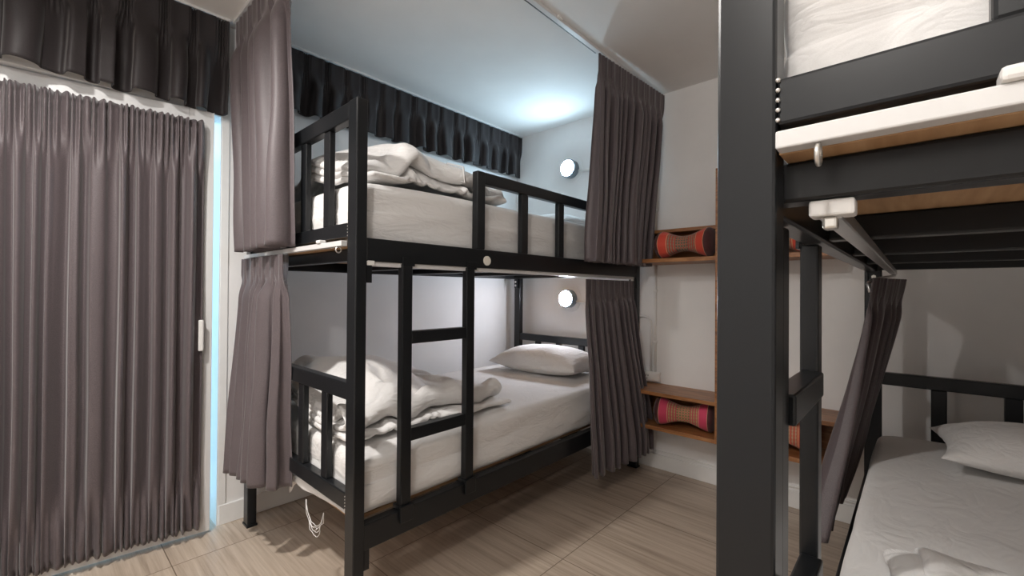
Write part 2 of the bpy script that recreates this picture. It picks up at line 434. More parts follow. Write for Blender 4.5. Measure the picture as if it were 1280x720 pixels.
curtain('bunk_curtain', (2.70, 1.385), (2.15, 1.40), (2.77, 1.29), (2.12, 1.32), 1.272, 0.165, 9, 0.016, 0.034, 29,
        'dark curtain gathered beside the white pillow of the lower bunk', 'door and bed curtains', head=0.10, nv=60)
cR = curtain('bunk_curtain', (2.52, 0.03), (2.20, 0.125), (2.42, 0.25), (1.80, 0.245), 1.262, 0.36, 5, 0.014, 0.032, 37,
        'dark curtain drawn back beside the mattress of the right foreground bunk', 'door and bed curtains', head=0.09, nv=60, edge_mid=1.15)

bm = bmesh.new(); tube(bm, [(2.56, 0.068, 1.284), (2.50, 0.072, 1.276), (2.40, 0.094, 1.268), (2.28, 0.122, 1.258), (2.20, 0.138, 1.240), (2.19, 0.130, 1.205)], 0.006, 8)
tag(obj('header_tape', bm, 'alu', cR, smooth=True), 'bent silver header strip')
# ceiling track of the aisle side
tr = empty('curtain_track', (2.2, 1.30, CZ - 0.02), 'slim white curtain track screwed to the ceiling above the aisle edge of the bunk', 'curtain track')
bm = bmesh.new(); box(bm, 0.62, 2.895, 1.292, 1.318, CZ - 0.017, CZ, 0.002); obj('track_rail', bm, 'track', tr)
bm = bmesh.new(); box(bm, 0.62, 2.12, 1.318, 1.324, CZ - 0.017, CZ - 0.002); tag(obj('track_slot', bm, 'slot', tr), 'dark open slot of the track')
for x in (1.72, 2.83):
    bm = bmesh.new(); box(bm, x, x + 0.035, 1.283, 1.300, CZ - 0.012, CZ, 0.002); obj('bracket', bm, 'plastic', tr)
tr2 = empty('curtain_track', (0.68, 2.2, CZ - 0.02), 'short white ceiling track carrying the curtain at the bunk foot', 'curtain track')
bm = bmesh.new(); box(bm, 0.668, 0.694, 1.322, 2.53, CZ - 0.017, CZ, 0.002); obj('track_rail', bm, 'track', tr2)
for x0, x1, l in ((0.70, 2.89, 'thin white track carrying the valance behind the upper bunk'), (-0.62, 0.66, 'thin white track carrying the valance over the door')):
    t3 = empty('curtain_track', ((x0 + x1) / 2, WY - 0.065, CZ - 0.012), l, 'curtain track')
    bm = bmesh.new(); box(bm, x0, x1, WY - 0.078, WY - 0.058, CZ - 0.012, CZ, 0.002); obj('track_rail', bm, 'track', t3)

# ------------------------------------------------------------------ bunk beds
BL, BW = 2.09, 1.13
def make_bunk(X0, Y0, sy, label, track_y):
    root = empty('bunk_bed', (X0 + BL / 2, Y0 + sy * BW / 2, 0), label, 'bunk bed', 'black steel bunk beds')
    def B(bm, x0, x1, y0, y1, z0, z1, bev=0.004, seg=2):
        ya, yb = sorted((Y0 + sy * y0, Y0 + sy * y1))
        box(bm, X0 + x0, X0 + x1, ya, yb, z0, z1, bev, seg)
    def part(name, boxes, mat='steel', parent=None, bev=0.004):
        bm = bmesh.new()
        for bx in boxes: B(bm, *bx, bev=bev)
        return obj(name, bm, mat, parent or root)
    def P(x, y, z): return (X0 + x, Y0 + sy * y, z)
    px, py = 0.042, 0.062
    for (x, y, zt) in ((0, 0, 1.86), (0, BW - py, 1.86), (BL - px, 0, 1.725), (BL - px, BW - py, 1.38)):
        p = part('post', [(x, x + px, y, y + py, 0.012, zt)])
        part('foot_pad', [(x - 0.004, x + px + 0.004, y - 0.004, y + py + 0.004, 0, 0.012)], parent=p, bev=0.002)
    for y in (0.004, BW - 0.044):
        part('side_rail', [(px, BL - px, y, y + 0.040, 0.295, 0.385)])
        part('side_rail', [(px, BL - px, y, y + 0.040, 1.30, 1.382)])
    yy0, yy1 = py, BW - py
    gap = (yy1 - yy0 - 4 * 0.05) / 5
    def end(x, z0, z1, th0, th1):
        r = part('end_rail', [(x, x + 0.036, yy0, yy1, z0, z0 + th0)])
        part('end_rail', [(x, x + 0.036, yy0, yy1, z1 - th1, z1)])
        for k in range(4):
            y = yy0 + gap * (k + 1) + 0.05 * k
            part('end_bar', [(x + 0.006, x + 0.030, y, y + 0.05, z0 + th0, z1 - th1)])
    for z0 in (1.384, 0.43):
        bm = bmesh.new()
        for k in range(5):
            bmesh.ops.create_icosphere(bm, subdivisions=2, radius=0.0028, matrix=Matrix.Translation(P(0.003, py + 0.001, z0 + 0.006 + 0.011 * k)))
        obj('bolt_or_weld', bm, 'zinc', root)  # rows of weld beads where the foot rails meet the post, not bolts
    end(0.003, 0.43, 0.875, 0.06, 0.06)
    end(0.003, 1.384, 1.86, 0.052, 0.062)
    end(BL - 0.039, 0.43, 0.845, 0.055, 0.055)
    # cross beams and boards
    for z0, z1 in ((0.30, 0.372), (1.305, 1.351)):
        for x in ((0.52, 0.98, 1.44, BL - 0.095) if z0 < 1 else (0.043, 0.52, 0.98, 1.44, BL - 0.095)):
            part('cross_beam', [(x, x + 0.04, 0.046, BW - 0.046, z0, z1)])
    part('deck_board', [(0.044, BL - 0.044, 0.075, BW - 0.046, 0.3725, 0.3855)], 'ply', bev=0.001)
    part('deck_board', [(0.004, BL - 0.004, py + 0.002, BW - py - 0.002, 1.3515, 1.363)], 'ply', bev=0.001)
    # corner brackets with bolts
    for (xa, xb, xs) in ((px, px + 0.006, 1), (BL - px - 0.006, BL - px, -1)):
        for y in (0.008, BW - 0.048):
            for (za, zb_) in ((0.225, 0.3), (1.225, 1.305)):
                bk = part('corner_bracket', [(xa, xb, y, y + 0.045, za, zb_), (xa if xs > 0 else xb - 0.024, xa + 0.024 if xs > 0 else xb, y, y + 0.006, za, zb_ - 0.001)], bev=0.001)
                for dz in (0.022, 0.052):
                    bm = bmesh.new(); xm = xb if xs > 0 else xa
                    cyl(bm, P(xm, y + 0.026, za + dz), P(xm + xs * 0.007, y + 0.026, za + dz), 0.009, n=6)
                    obj('bolt_or_weld', bm, 'zinc', bk)
    # guard rail of the upper bunk
    part('guard_post', [(0.565, 0.612, 0.004, 0.040, 1.382, 1.725)])
    part('guard_rail', [(0.612, BL - px, 0.004, 0.040, 1.672, 1.725)])
    for x in (0.862, 1.162, 1.462, 1.762):
        part('guard_bar', [(x, x + 0.048, 0.008, 0.036, 1.382, 1.672)])
    # ladder hooked over the upper rail and clipped on the lower one
    lad = part('ladder', [])
    for x in (0.187, 0.505):
        part('stile', [(x, x + 0.045, 0.001, 0.033, 0.392, 1.298)], parent=lad)
        part('stile_hook', [(x - 0.004, x + 0.049, -0.006, 0.001, 1.29, 1.322)], parent=lad, bev=0.001)
        part('stile_clamp', [(x - 0.006, x + 0.051, -0.010, 0.001, 0.340, 0.402), (x - 0.006, x + 0.051, 0.001, 0.046, 0.387, 0.402)], parent=lad, bev=0.003)
    for z in (0.630, 0.997):
        part('rung', [(0.232, 0.505, 0.003, 0.042, z, z + 0.048)], parent=lad)
    # curtain tracks under the upper bunk
    part('curtain_track', [(-0.020, 0.003, py + 0.003, BW - 0.03, 1.352, 1.371)], 'track', bev=0.002)
    part('track_clip', [(-0.026, 0.002, 0.225, 0.255, 1.371, 1.384)], 'plastic', bev=0.004)
    t = part('curtain_track', [(0.06, BL - 0.06, track_y, track_y + 0.022, 1.284, 1.302)], 'alu' if sy < 0 else 'track', bev=0.002)
    part('end_stop', [(0.045, 0.075, track_y - 0.008, track_y + 0.034, 1.286, 1.3045)], 'plastic', parent=t, bev=0.003)
    for x in (0.05, BL - 0.07):
        part('end_clip', [(x, x + 0.02, track_y + 0.004, track_y + 0.018, 1.272, 1.286)], 'zinc', parent=t, bev=0.003)
    for y in (py + 0.04,):
        bm = bmesh.new()
        tube(bm, [P(-0.011 + 0.010 * math.cos(q), y, 1.341 + 0.010 * math.sin(q)) for q in [k * PI / 6 for k in range(13)]], 0.0025, 8)
        tag(obj('screw_eye', bm, 'zinc', root, smooth=True), 'chrome eye under the track end')
    return root, P

bunkL, PL = make_bunk(0.741, 1.40, 1, 'black steel bunk bed with ladder standing against the door wall', 0.012)
bm = bmesh.new(); cyl(bm, PL(0.622, 0.0042, 1.333), PL(0.622, -0.001, 1.333), 0.021, n=32); tag(obj('sticker', bm, 'sticker', bunkL), 'round cream sticker')
bunkR, PR = make_bunk(0.55, 0.175, -1, 'black steel bunk bed close to the camera on the right', 0.093)

# ------------------------------------------------------------------ bedding
def mattress(x0, x1, y0, y1, z0, z1, seed, label):
    bm = bmesh.new()
    nx, ny, nk = 80, 46, 14
    r = 0.04
    pts = {}
    def sx(u):  # rounded box from a subdivided cube
        return u
    bm2 = bmesh.new()
    lx, ly, lz = (x1 - x0) / 2, (y1 - y0) / 2, (z1 - z0) / 2
    c = Vector(((x0 + x1) / 2, (y0 + y1) / 2, (z0 + z1) / 2))
    def add_face(fn, na, nb):
        g = [[bm.verts.new(fn(i / na * 2 - 1, j / nb * 2 - 1)) for j in range(nb + 1)] for i in range(na + 1)]
        for i in range(na):
            for j in range(nb): bm.faces.new((g[i][j], g[i + 1][j], g[i + 1][j + 1], g[i][j + 1]))
    add_face(lambda u, v: (u * lx, v * ly, lz), nx, ny); add_face(lambda u, v: (u * lx, v * ly, -lz), nx, ny)
    add_face(lambda u, v: (u * lx, ly, v * lz), nx, nk); add_face(lambda u, v: (u * lx, -ly, v * lz), nx, nk)
    add_face(lambda u, v: (lx, u * ly, v * lz), ny, nk); add_face(lambda u, v: (-lx, u * ly, v * lz), ny, nk)
    bmesh.ops.remove_doubles(bm, verts=bm.verts[:], dist=1e-4)
    for v in bm.verts:
        p = v.co.copy()
        q = Vector((max(-lx + r, min(lx - r, p.x)), max(-ly + r, min(ly - r, p.y)), max(-lz + r * 0.9, min(lz - r * 0.9, p.z))))
        d = p - q
        if d.length > 1e-6: p = q + d.normalized() * min(d.length, r)
        side = 1.0 if p.z < lz - 0.02 else 0.25
        w = p + c
        # drawn sheet: long shallow folds slanting over the sides, fuller towards the hem
        f = nz(w.x * 1.1 + w.y * 1.1 + w.z * 2.0, w.z * 15.0, seed)
        g = abs(nz(w.x * 3.0 - w.z * 6, w.y * 3.0 + w.z * 5, seed + 4 + w.z * 2))
        low = 1 - sstep(-0.3 * lz, 0.9 * lz, p.z)
        nrm = d.normalized() if d.length > 1e-6 else Vector((0, 0, 0))
        p = p + nrm * (0.013 * f * low + 0.010 * (g - 0.25)) * side
        if p.z > 0: p.z -= 0.018 * (abs(p.x) / lx) ** 6 + 0.014 * (abs(p.y) / ly) ** 6
        if p.z < -lz + 0.03: p.z = max(p.z, -lz)
        v.co = p + c
    o = obj('mattress', bm, 'sheet', origin=(c.x, c.y, z0), smooth=True)
    s = o.modifiers.new('smooth', 'SUBSURF'); s.levels = 1; s.render_levels = 1
    return tag(o, label, 'mattress', 'white sheeted mattresses')
mLl = mattress(0.785, 2.785, 1.446, 2.49, 0.3865, 0.625, 1.3, 'white sheeted mattress on the lower bunk by the door wall')
mLu = mattress(0.785, 2.785, 1.450, 2.48, 1.364, 1.615, 6.1, 'white sheeted mattress on the upper bunk by the door wall')
mRl = mattress(0.60, 2.585, -0.90, 0.129, 0.3865, 0.600, 9.7, 'white sheeted mattress on the lower bunk at the right')
mRu = mattress(0.60, 2.585, -0.89, 0.125, 1.364, 1.615, 14.2, 'wrinkled white mattress high on the right foreground bunk')
# loose sheet tail and threads under the lower bunk foot
bm = bmesh.new()
rows = []
for i in range(25):
    s = i / 24; y = lerp(1.50, 2.02, s)
    drop = 0.010 + 0.025 * sstep(0.1, 0.85, s) + 0.06 * sstep(0.88, 1.0, s)
    rows.append([Vector((0.787 - 0.016 * min(1, k / 3) + 0.006 * nz(s * 5, k), y, 0.420 - 0.016 * min(1, k / 3) - drop * max(0, (k - 3) / 5))) for k in range(9)])
sheet(bm, rows); tl = obj('sheet_tail', bm, 'sheet', mLl, smooth=True); solid(tl, 0.002)
bm = bmesh.new(); random.seed(4)
def thread(pts, r=0.0012):
    tube(bm, pts, r, 6)
for k in range(4):
    pts = []
    for i in range(22):
        s = i / 21
        y = lerp(1.80, 1.64, s) + 0.012 * nz(s * 6, k * 3.3)
        z = 0.36 - 0.115 * math.sin(PI * s) ** 0.6 * (1 - 0.12 * k) + 0.012 * nz(s * 7, 9 + k)
        pts.append((0.75 + 0.012 * nz(s * 5, 4 + k * 2), y, z))
    thread(pts)
obj('loose_thread', bm, 'sheet', mLl)

def pillow(cx, cy, z, lx, ly, h, rot, label, tilt=0.0, seed=0):
    bm = bmesh.new(); n = 30
    R = Matrix.Rotation(rot, 4, 'Z') @ Matrix.Rotation(tilt, 4, 'Y')
    g = {}
    for sgn in (1, -1):
        for i in range(n + 1):
            for j in range(n + 1):
                u, v = i / n * 2 - 1, j / n * 2 - 1
                if sgn < 0 and (i in (0, n) or j in (0, n)): g[sgn, i, j] = g[1, i, j]; continue
                pin = 1 - 0.10 * (1 - abs(u) ** 2) * abs(v) ** 3; pin2 = 1 - 0.10 * (1 - abs(v) ** 2) * abs(u) ** 3
                x, y = u * lx / 2 * pin2, v * ly / 2 * pin
                f = max(0, (1 - abs(u) ** 2.6)) ** 0.6 * max(0, (1 - abs(v) ** 2.6)) ** 0.6
                edge = 1 - min(1, f * 1.5)
                zz = sgn * h / 2 * f * (1 if sgn > 0 else 0.55) + 0.010 * f * nz(u * 2.5, v * 2.5, seed) + 0.012 * edge * nz(u * 6, v * 6, seed + 2) * (f > 0)
                g[sgn, i, j] = bm.verts.new(R @ Vector((x, y, zz)) + Vector((cx, cy, z + h * 0.275)))
        for i in range(n):
            for j in range(n):
                q = [g[sgn, i, j], g[sgn, i + 1, j], g[sgn, i + 1, j + 1], g[sgn, i, j + 1]]
                try: bm.faces.new(q if sgn > 0 else q[::-1])
                except ValueError: pass
    o = obj('pillow', bm, 'duvet', origin=(cx, cy, z), smooth=True)
    s = o.modifiers.new('smooth', 'SUBSURF'); s.levels = 1; s.render_levels = 1
    return tag(o, label, 'pillow', 'white bed pillows')
pillow(2.50, 1.95, 0.622, 0.46, 0.74, 0.25, 0.06, 'white pillow at the head of the lower bunk by the door wall', seed=1)
pillow(2.52, 1.98, 1.612, 0.44, 0.70, 0.17, -0.05, 'white pillow at the head of the upper bunk, behind the guard rail', seed=5)
pillow(2.28, -0.40, 0.600, 0.46, 0.72, 0.20, 0.05, 'white pillow at the head of the right foreground bunk', seed=8)

# draped cloth shapes: a grid of vertices in millimetres, each row stored as steps from one vertex to the next
DRAPE = {}
DRAPE['heap'] = (42, 62, (
-436,-5,-2,-3,2,2,3,3,3,5,-2,1,-7,13,3,2,16,7,-1,0,9,-8,18,-3,-7,-12,-10,-9,-6,-9,0,3,1,-1,-3,-2,-3,-2,0,1,5,-2,4,3,-2,7,0,1,0,0,-1,-2,-3,-4,-5,1,6,4,7,6,7,6,5,
-413,-3,-4,-2,0,2,2,3,3,2,-4,1,-4,9,2,10,7,13,1,1,6,-8,14,0,-8,-11,-10,-9,-6,-8,-1,2,1,1,-1,-2,-2,-2,0,2,4,-4,6,4,-2,6,0,0,0,-1,-2,-4,-3,-4,-3,1,6,4,6,7,7,4,0,
-392,-2,-3,-2,0,0,2,2,2,-2,-3,1,-1,7,4,8,8,12,5,3,1,-9,7,11,-11,-11,-10,-9,-6,-7,-2,1,1,1,1,-1,-2,0,-1,-2,5,-3,8,5,-2,2,1,1,0,-2,-5,-3,-3,-3,-2,1,5,5,6,7,7,-4,4,
-372,-2,-2,-2,0,0,1,2,0,-5,-1,1,1,6,4,8,8,11,10,2,-2,-10,4,17,-13,-10,-10,-9,-7,-5,-3,0,0,1,2,1,-1,-1,-3,-1,-3,5,9,5,0,1,0,1,-1,-5,-4,-3,-2,-2,-1,1,4,5,6,6,8,-7,3,
-347,-6,-2,-3,0,0,1,1,-5,-2,0,1,2,5,5,7,10,11,11,2,-7,-9,1,22,-13,-9,-12,-8,-6,-6,-3,-1,-1,1,2,3,0,-2,-4,-2,0,6,6,7,0,1,0,1,-2,-5,-5,-3,-2,-1,0,1,4,5,5,8,5,-8,0,
-322,-7,-4,-4,-1,0,1,0,-6,-2,0,1,3,5,6,7,10,9,12,1,-9,-8,0,24,-9,-13,-10,-8,-7,-6,-3,-2,-1,1,3,3,1,-3,-3,-2,1,9,-6,14,1,1,0,0,-2,-6,-5,-3,-1,-1,0,1,4,6,5,8,3,-11,0,
-296,-6,-7,-7,-2,0,1,-2,-6,-2,0,2,3,5,7,6,9,11,10,2,-10,-7,-3,23,-5,-14,-8,-9,-8,-4,-4,-2,-2,1,3,4,1,-2,-3,0,4,6,-5,14,-1,0,0,-1,-2,-6,-6,-4,0,0,1,1,3,5,7,6,0,-11,0,
-275,-2,-7,-8,-4,-1,0,-4,-6,-2,0,3,4,5,6,7,10,9,-3,13,-5,-7,-9,18,1,-11,-9,-11,-5,-5,-4,-2,-3,1,4,4,2,-1,-2,1,5,4,-3,14,-2,-2,-1,-1,-3,-6,-6,-5,1,0,1,3,2,3,8,4,-4,-8,3,
-259,-5,4,-6,-5,-3,-2,-7,-5,-2,0,4,4,5,6,8,8,5,-4,16,1,-7,-11,10,-20,2,5,-10,-4,-5,-5,-4,-2,2,3,5,3,0,0,2,2,3,-1,3,7,-1,-1,-2,-7,-4,-8,-2,0,1,2,3,1,2,7,-6,-2,2,4,
-244,0,-5,9,-4,-3,-6,-8,-6,-3,0,4,5,5,5,7,5,2,0,11,5,-1,-9,-8,-5,-2,-1,-1,-4,-4,-5,-4,-2,1,4,7,3,1,1,0,0,2,0,0,10,1,0,-5,-6,-8,-6,-3,1,2,2,2,2,0,0,1,1,5,6,
-226,-4,0,4,6,-2,-7,-8,-7,-4,1,3,4,5,4,3,5,1,8,11,-4,-3,4,-9,-6,-4,-2,-2,-2,-4,-4,-4,-1,1,6,5,2,3,-1,-3,1,2,0,-2,11,1,-4,5,-10,-5,-8,-2,-1,2,2,2,1,0,1,2,4,6,5,
-200,-7,-1,1,-17,2,16,-7,-7,-3,-1,3,3,3,3,4,5,5,8,7,-3,-4,6,-7,-6,-5,-4,-3,-2,-3,-3,-2,-1,1,5,3,4,-6,-1,4,2,1,0,-4,-1,2,3,10,-7,-10,-2,-4,1,-1,2,1,1,2,2,3,5,5,3,
-176,-6,-10,-9,-2,-4,-3,17,-5,-4,0,2,2,3,5,6,5,5,5,8,-4,-5,5,-2,-5,-5,-5,-5,-4,-3,-3,-1,0,0,1,4,4,-8,5,4,4,-1,0,-3,-1,-1,-1,10,-14,1,-7,3,0,-2,1,2,3,3,4,3,3,3,2,
-152,-6,-7,-9,-9,-2,-4,5,-1,3,0,2,3,5,6,6,5,3,4,4,-2,-4,4,0,-4,-3,-5,-4,-6,-4,-4,-2,0,-3,0,4,6,-7,0,10,9,-5,0,0,-10,-10,15,-5,-6,-2,-2,5,-3,2,3,3,4,4,3,2,2,2,0,
-131,-3,-6,-6,-6,-7,-1,-2,1,1,2,3,4,6,5,4,3,0,2,3,0,-3,4,0,-2,-1,-3,-4,-4,-5,-4,-4,-2,0,-4,0,1,1,8,8,4,-6,0,4,-7,-8,-5,0,3,-6,4,0,1,3,4,3,4,2,2,0,1,1,0,
-112,-2,-4,-4,-4,-3,0,-1,0,0,2,3,3,4,1,2,1,1,1,2,3,-4,5,-1,-2,-1,-2,-1,-2,-3,-3,-3,-2,-2,0,0,0,-1,5,5,-7,3,0,5,-5,-5,-4,-1,0,1,2,-2,4,2,2,2,1,0,1,0,1,0,1,
-92,-3,-3,-4,-3,-1,1,2,1,1,1,1,1,2,0,2,1,1,1,1,1,-1,5,-1,-3,-1,-2,-1,-1,0,-1,-1,-2,-1,-1,-2,-2,-4,3,1,-3,4,0,4,-5,-3,-2,1,1,3,1,0,1,1,0,0,0,0,1,1,0,1,1,
-73,-2,-8,0,-2,-1,1,3,1,1,1,1,0,2,2,2,0,1,1,0,2,-1,6,-2,-5,0,-1,-1,0,-1,-2,-1,-1,-2,-1,-2,-4,-1,-1,-3,-1,9,0,4,-5,-4,-2,2,2,1,2,1,0,1,0,1,1,1,-1,-1,0,3,1,
-52,-5,-5,2,-1,-1,0,2,0,2,2,1,3,3,1,0,-2,-2,1,-4,5,1,6,-5,-5,3,3,1,-1,-1,-3,-2,-2,-2,-1,-2,-2,-1,-2,-2,-2,8,-1,5,-4,-3,-2,1,1,1,2,1,1,2,2,1,1,-1,-1,-2,-1,1,1,
-36,-4,3,2,0,-1,1,1,1,2,3,3,2,2,0,-1,-4,-4,-5,-4,10,1,0,-5,3,4,5,2,0,-1,-2,-3,-2,-3,-2,-2,-2,-1,-2,-3,-3,5,0,2,2,-3,-1,0,2,2,1,3,2,2,1,1,0,-2,-4,-4,-2,1,0,
-21,3,4,2,-2,3,3,1,2,3,3,1,2,1,0,-3,-4,-7,-4,-4,7,3,0,-7,5,7,5,3,2,-1,-1,-2,-2,-3,-3,-3,-3,-2,-4,-3,-3,3,0,1,6,-2,0,1,2,3,2,2,2,1,1,0,-1,-3,-4,-6,-3,2,0,
-3,6,4,-2,-1,5,4,3,4,3,2,1,1,0,-2,-1,-5,-6,-7,-1,7,2,0,-8,7,6,5,3,2,0,0,-1,-1,-3,-4,-4,-3,-2,-5,-3,-3,2,0,0,4,2,0,2,4,3,2,2,0,1,0,0,-1,-3,-4,-6,-3,3,-1,
14,8,0,-3,5,4,5,3,4,3,1,1,1,0,-2,-2,-4,-6,-6,1,6,2,-1,-8,6,6,5,2,3,0,0,0,-1,-3,-3,-5,-2,-4,-4,-3,-3,2,1,-1,-2,4,4,3,2,4,3,1,0,1,0,-1,-1,-3,-4,-5,-3,4,0,
34,3,-2,4,5,4,1,4,5,4,2,3,2,0,-2,-3,-6,-6,-7,2,7,2,-3,-8,6,7,6,3,3,1,-1,-2,-2,-3,-4,-4,-3,-3,-3,-3,-3,2,1,-1,-2,2,4,3,4,3,2,2,2,1,2,-2,-2,-3,-5,-6,-3,4,1,
51,1,3,3,4,4,3,3,6,4,4,4,4,1,-2,-4,-7,-9,-9,3,5,3,-4,-7,9,9,7,5,3,0,-3,-3,-4,-4,-4,-4,-4,-3,-3,-2,-3,2,1,-1,-2,2,4,3,4,3,3,3,3,3,2,1,-4,-5,-5,-8,-5,4,0,
68,3,3,4,2,2,2,8,4,8,5,5,5,1,1,-5,-10,-10,-11,1,5,3,-2,-6,11,9,10,6,2,-2,-3,-5,-4,-5,-6,-5,-4,-4,-1,-3,-2,2,0,1,-3,1,3,5,3,4,5,4,4,5,2,2,-3,-5,-8,-9,-7,2,1,
88,3,3,3,3,0,3,4,10,9,5,5,6,1,2,-4,-12,-12,-9,-3,3,6,-1,-3,10,10,11,6,-1,0,-4,-6,-4,-6,-8,-5,-4,-3,-2,-2,-2,2,1,-1,-2,1,3,4,4,5,6,5,4,4,4,1,0,-5,-10,-9,-8,1,-3,
107,3,4,2,-1,1,7,5,10,2,9,5,8,2,1,-5,-9,-11,-10,-3,-3,7,3,0,9,10,9,5,1,-1,-6,-6,-3,-6,-8,-6,-3,-3,-2,-2,-2,2,1,-1,-1,-1,4,4,4,7,5,4,4,4,5,1,0,-5,-8,-9,-8,-1,-3,
127,3,3,-1,-1,5,7,5,3,2,11,6,8,-6,8,-12,-2,-16,0,-1,-7,7,3,4,5,8,10,5,0,-1,-5,-5,-7,-8,-2,-3,-3,-5,-2,-1,-2,1,0,1,-2,0,4,4,4,3,8,3,3,6,4,1,-1,-4,-7,-8,-7,-3,-2,
147,3,0,-2,4,6,6,5,2,0,4,11,6,-4,-4,2,-12,-6,2,-5,-4,6,5,4,4,9,6,1,-3,5,-4,-6,-8,-3,-1,-2,-3,-5,-4,-1,0,0,0,1,-3,2,4,5,3,2,1,4,6,5,4,1,-1,-2,-5,-9,-7,-3,-1,
169,0,-1,2,4,5,6,3,0,2,1,2,3,7,-7,-2,-1,-4,1,-9,-1,6,6,4,4,6,-1,-1,7,-1,0,-10,-1,-2,-1,-2,-3,-4,-3,-2,0,-1,0,2,-3,3,4,3,3,2,1,1,4,6,3,1,-2,-5,3,-9,-6,-3,-1,
192,0,-1,2,3,5,3,2,1,3,1,0,0,0,3,2,0,-4,-6,-4,-1,7,6,4,4,6,-2,-3,-2,-1,-1,0,-1,-1,-1,-1,-2,-5,-3,-1,0,-2,0,2,-2,4,2,3,2,1,2,1,1,5,1,2,-5,5,-3,-4,-5,-3,-1,
217,-1,-1,1,3,4,2,1,1,3,1,0,0,1,4,1,-4,1,-5,-5,1,6,7,4,3,2,1,-4,-2,-2,0,-1,0,-2,-1,-1,-1,-4,-2,-3,2,-4,2,2,-2,3,2,2,1,1,2,1,0,1,1,1,4,4,-3,-4,-3,-2,-2,
242,-2,-1,0,2,3,1,1,2,2,2,0,0,1,2,0,0,1,-4,-4,0,6,8,4,2,0,-2,0,-3,-2,-1,0,-1,-2,-1,-2,0,-2,-2,-2,3,-8,2,4,-1,1,2,1,0,2,2,1,1,1,1,1,4,1,-2,-1,-1,-2,-2,
264,-2,-1,1,1,1,1,1,2,2,3,0,1,0,2,0,1,-2,-1,-4,1,5,8,4,0,0,-1,0,-3,-2,0,-1,-2,-2,-1,-2,0,-2,-1,-2,4,-8,0,5,0,-1,2,1,0,2,2,2,1,1,1,2,3,0,0,-1,-1,-2,0,
284,-1,-1,0,1,1,1,2,2,3,2,1,1,0,1,0,0,-1,-1,-3,0,6,8,2,1,0,-1,0,-2,-2,-1,-1,-1,-3,-2,-2,0,-2,-11,6,5,-7,0,4,0,-1,2,2,0,3,2,2,2,1,1,1,3,-1,0,-1,0,-2,0,
306,-2,-2,0,1,1,1,3,3,3,3,1,0,0,0,-1,0,-1,-2,-2,0,7,7,2,1,0,0,-1,-1,0,-1,-1,-2,-3,-2,-3,-2,-8,-6,3,-4,6,1,4,0,-1,2,2,1,4,3,2,2,0,1,1,0,1,-1,-1,0,-2,1,
332,-5,-3,-1,1,2,1,3,4,5,2,1,0,-1,-2,-1,-1,-1,-2,-2,-1,7,7,3,0,1,0,1,0,0,0,0,-2,-4,-4,-3,-9,-5,-4,2,-10,17,-1,4,-4,3,2,0,4,4,4,3,1,0,0,0,-1,0,-1,-1,0,-2,-1,
361,-5,-4,-4,-1,1,3,3,5,4,2,0,-1,-2,-2,-2,-1,-1,-2,-1,-3,7,7,-4,7,1,1,0,0,1,0,0,-1,-3,-3,-6,-9,-3,-1,-7,0,18,-4,4,-6,3,3,0,4,5,2,2,-1,0,0,-1,0,0,0,0,-3,1,-2,
388,-3,-4,-5,-2,-1,2,1,3,1,1,0,-1,0,-1,-1,-1,0,-2,-1,-5,6,8,-6,11,1,0,0,0,1,0,0,0,-3,-1,-9,-4,-3,-4,-1,1,13,0,3,-6,0,3,0,4,2,1,1,1,-1,0,0,-1,0,0,-3,-2,3,-2,
411,-1,-2,-4,-4,-2,0,0,0,-1,-1,0,0,0,1,1,1,-1,-2,0,-8,-1,15,-5,5,7,0,-1,-2,-1,0,-1,0,1,-3,-3,-3,-2,-2,0,0,12,1,3,-5,-2,0,0,1,2,2,0,0,-2,0,1,0,1,-1,-1,-2,3,-5,
431,-1,-1,-3,-4,-2,-2,0,0,-1,0,1,0,0,1,1,0,-2,0,1,-10,-5,17,-1,4,4,0,1,-1,-1,-1,-1,-1,0,-2,-3,-2,-1,-2,0,0,10,2,5,-6,-2,-1,0,0,0,0,0,1,1,0,1,1,0,1,0,-2,0,-7,
453,-3,-1,-3,-4,-2,-2,1,1,1,0,1,0,0,0,1,-4,-1,3,1,-11,-5,4,13,5,3,1,0,-1,0,0,-1,-2,-2,-3,-3,-4,-1,-1,0,-1,10,-21,28,-5,-2,-1,0,1,2,1,0,2,0,0,1,0,1,0,0,-2,-5,-6,
-409,43,42,41,42,42,42,42,42,42,38,40,35,36,41,42,31,39,42,41,47,-1,-46,-40,-38,-35,-36,-38,-38,-38,-37,-35,-37,-38,-39,-40,-39,-40,-40,-39,-38,-40,49,36,2,27,37,37,37,37,36,36,35,33,34,36,35,36,35,35,34,34,36,
-406,42,43,41,42,42,42,42,41,41,36,40,37,37,42,39,39,34,41,41,46,1,-48,-39,-37,-36,-37,-37,-39,-38,-38,-36,-36,-36,-38,-40,-39,-39,-40,-38,-39,-42,35,42,7,33,36,37,37,37,35,34,34,34,35,37,35,36,35,35,33,36,37,
-403,41,42,42,42,42,41,42,41,37,37,40,39,39,41,40,40,35,40,41,43,-3,-48,-35,-36,-36,-37,-38,-39,-38,-38,-37,-37,-36,-36,-38,-40,-39,-38,-37,-39,-45,29,41,14,37,35,36,36,36,33,35,34,35,35,37,35,37,35,35,34,36,37,
-401,41,42,41,41,42,42,41,39,36,38,40,40,40,41,41,40,38,37,42,40,-10,-48,-27,-36,-36,-38,-38,-39,-39,-38,-37,-37,-37,-35,-36,-39,-39,-35,-38,-38,-49,26,38,20,37,36,35,37,33,34,34,35,35,36,37,36,37,35,36,35,35,36,
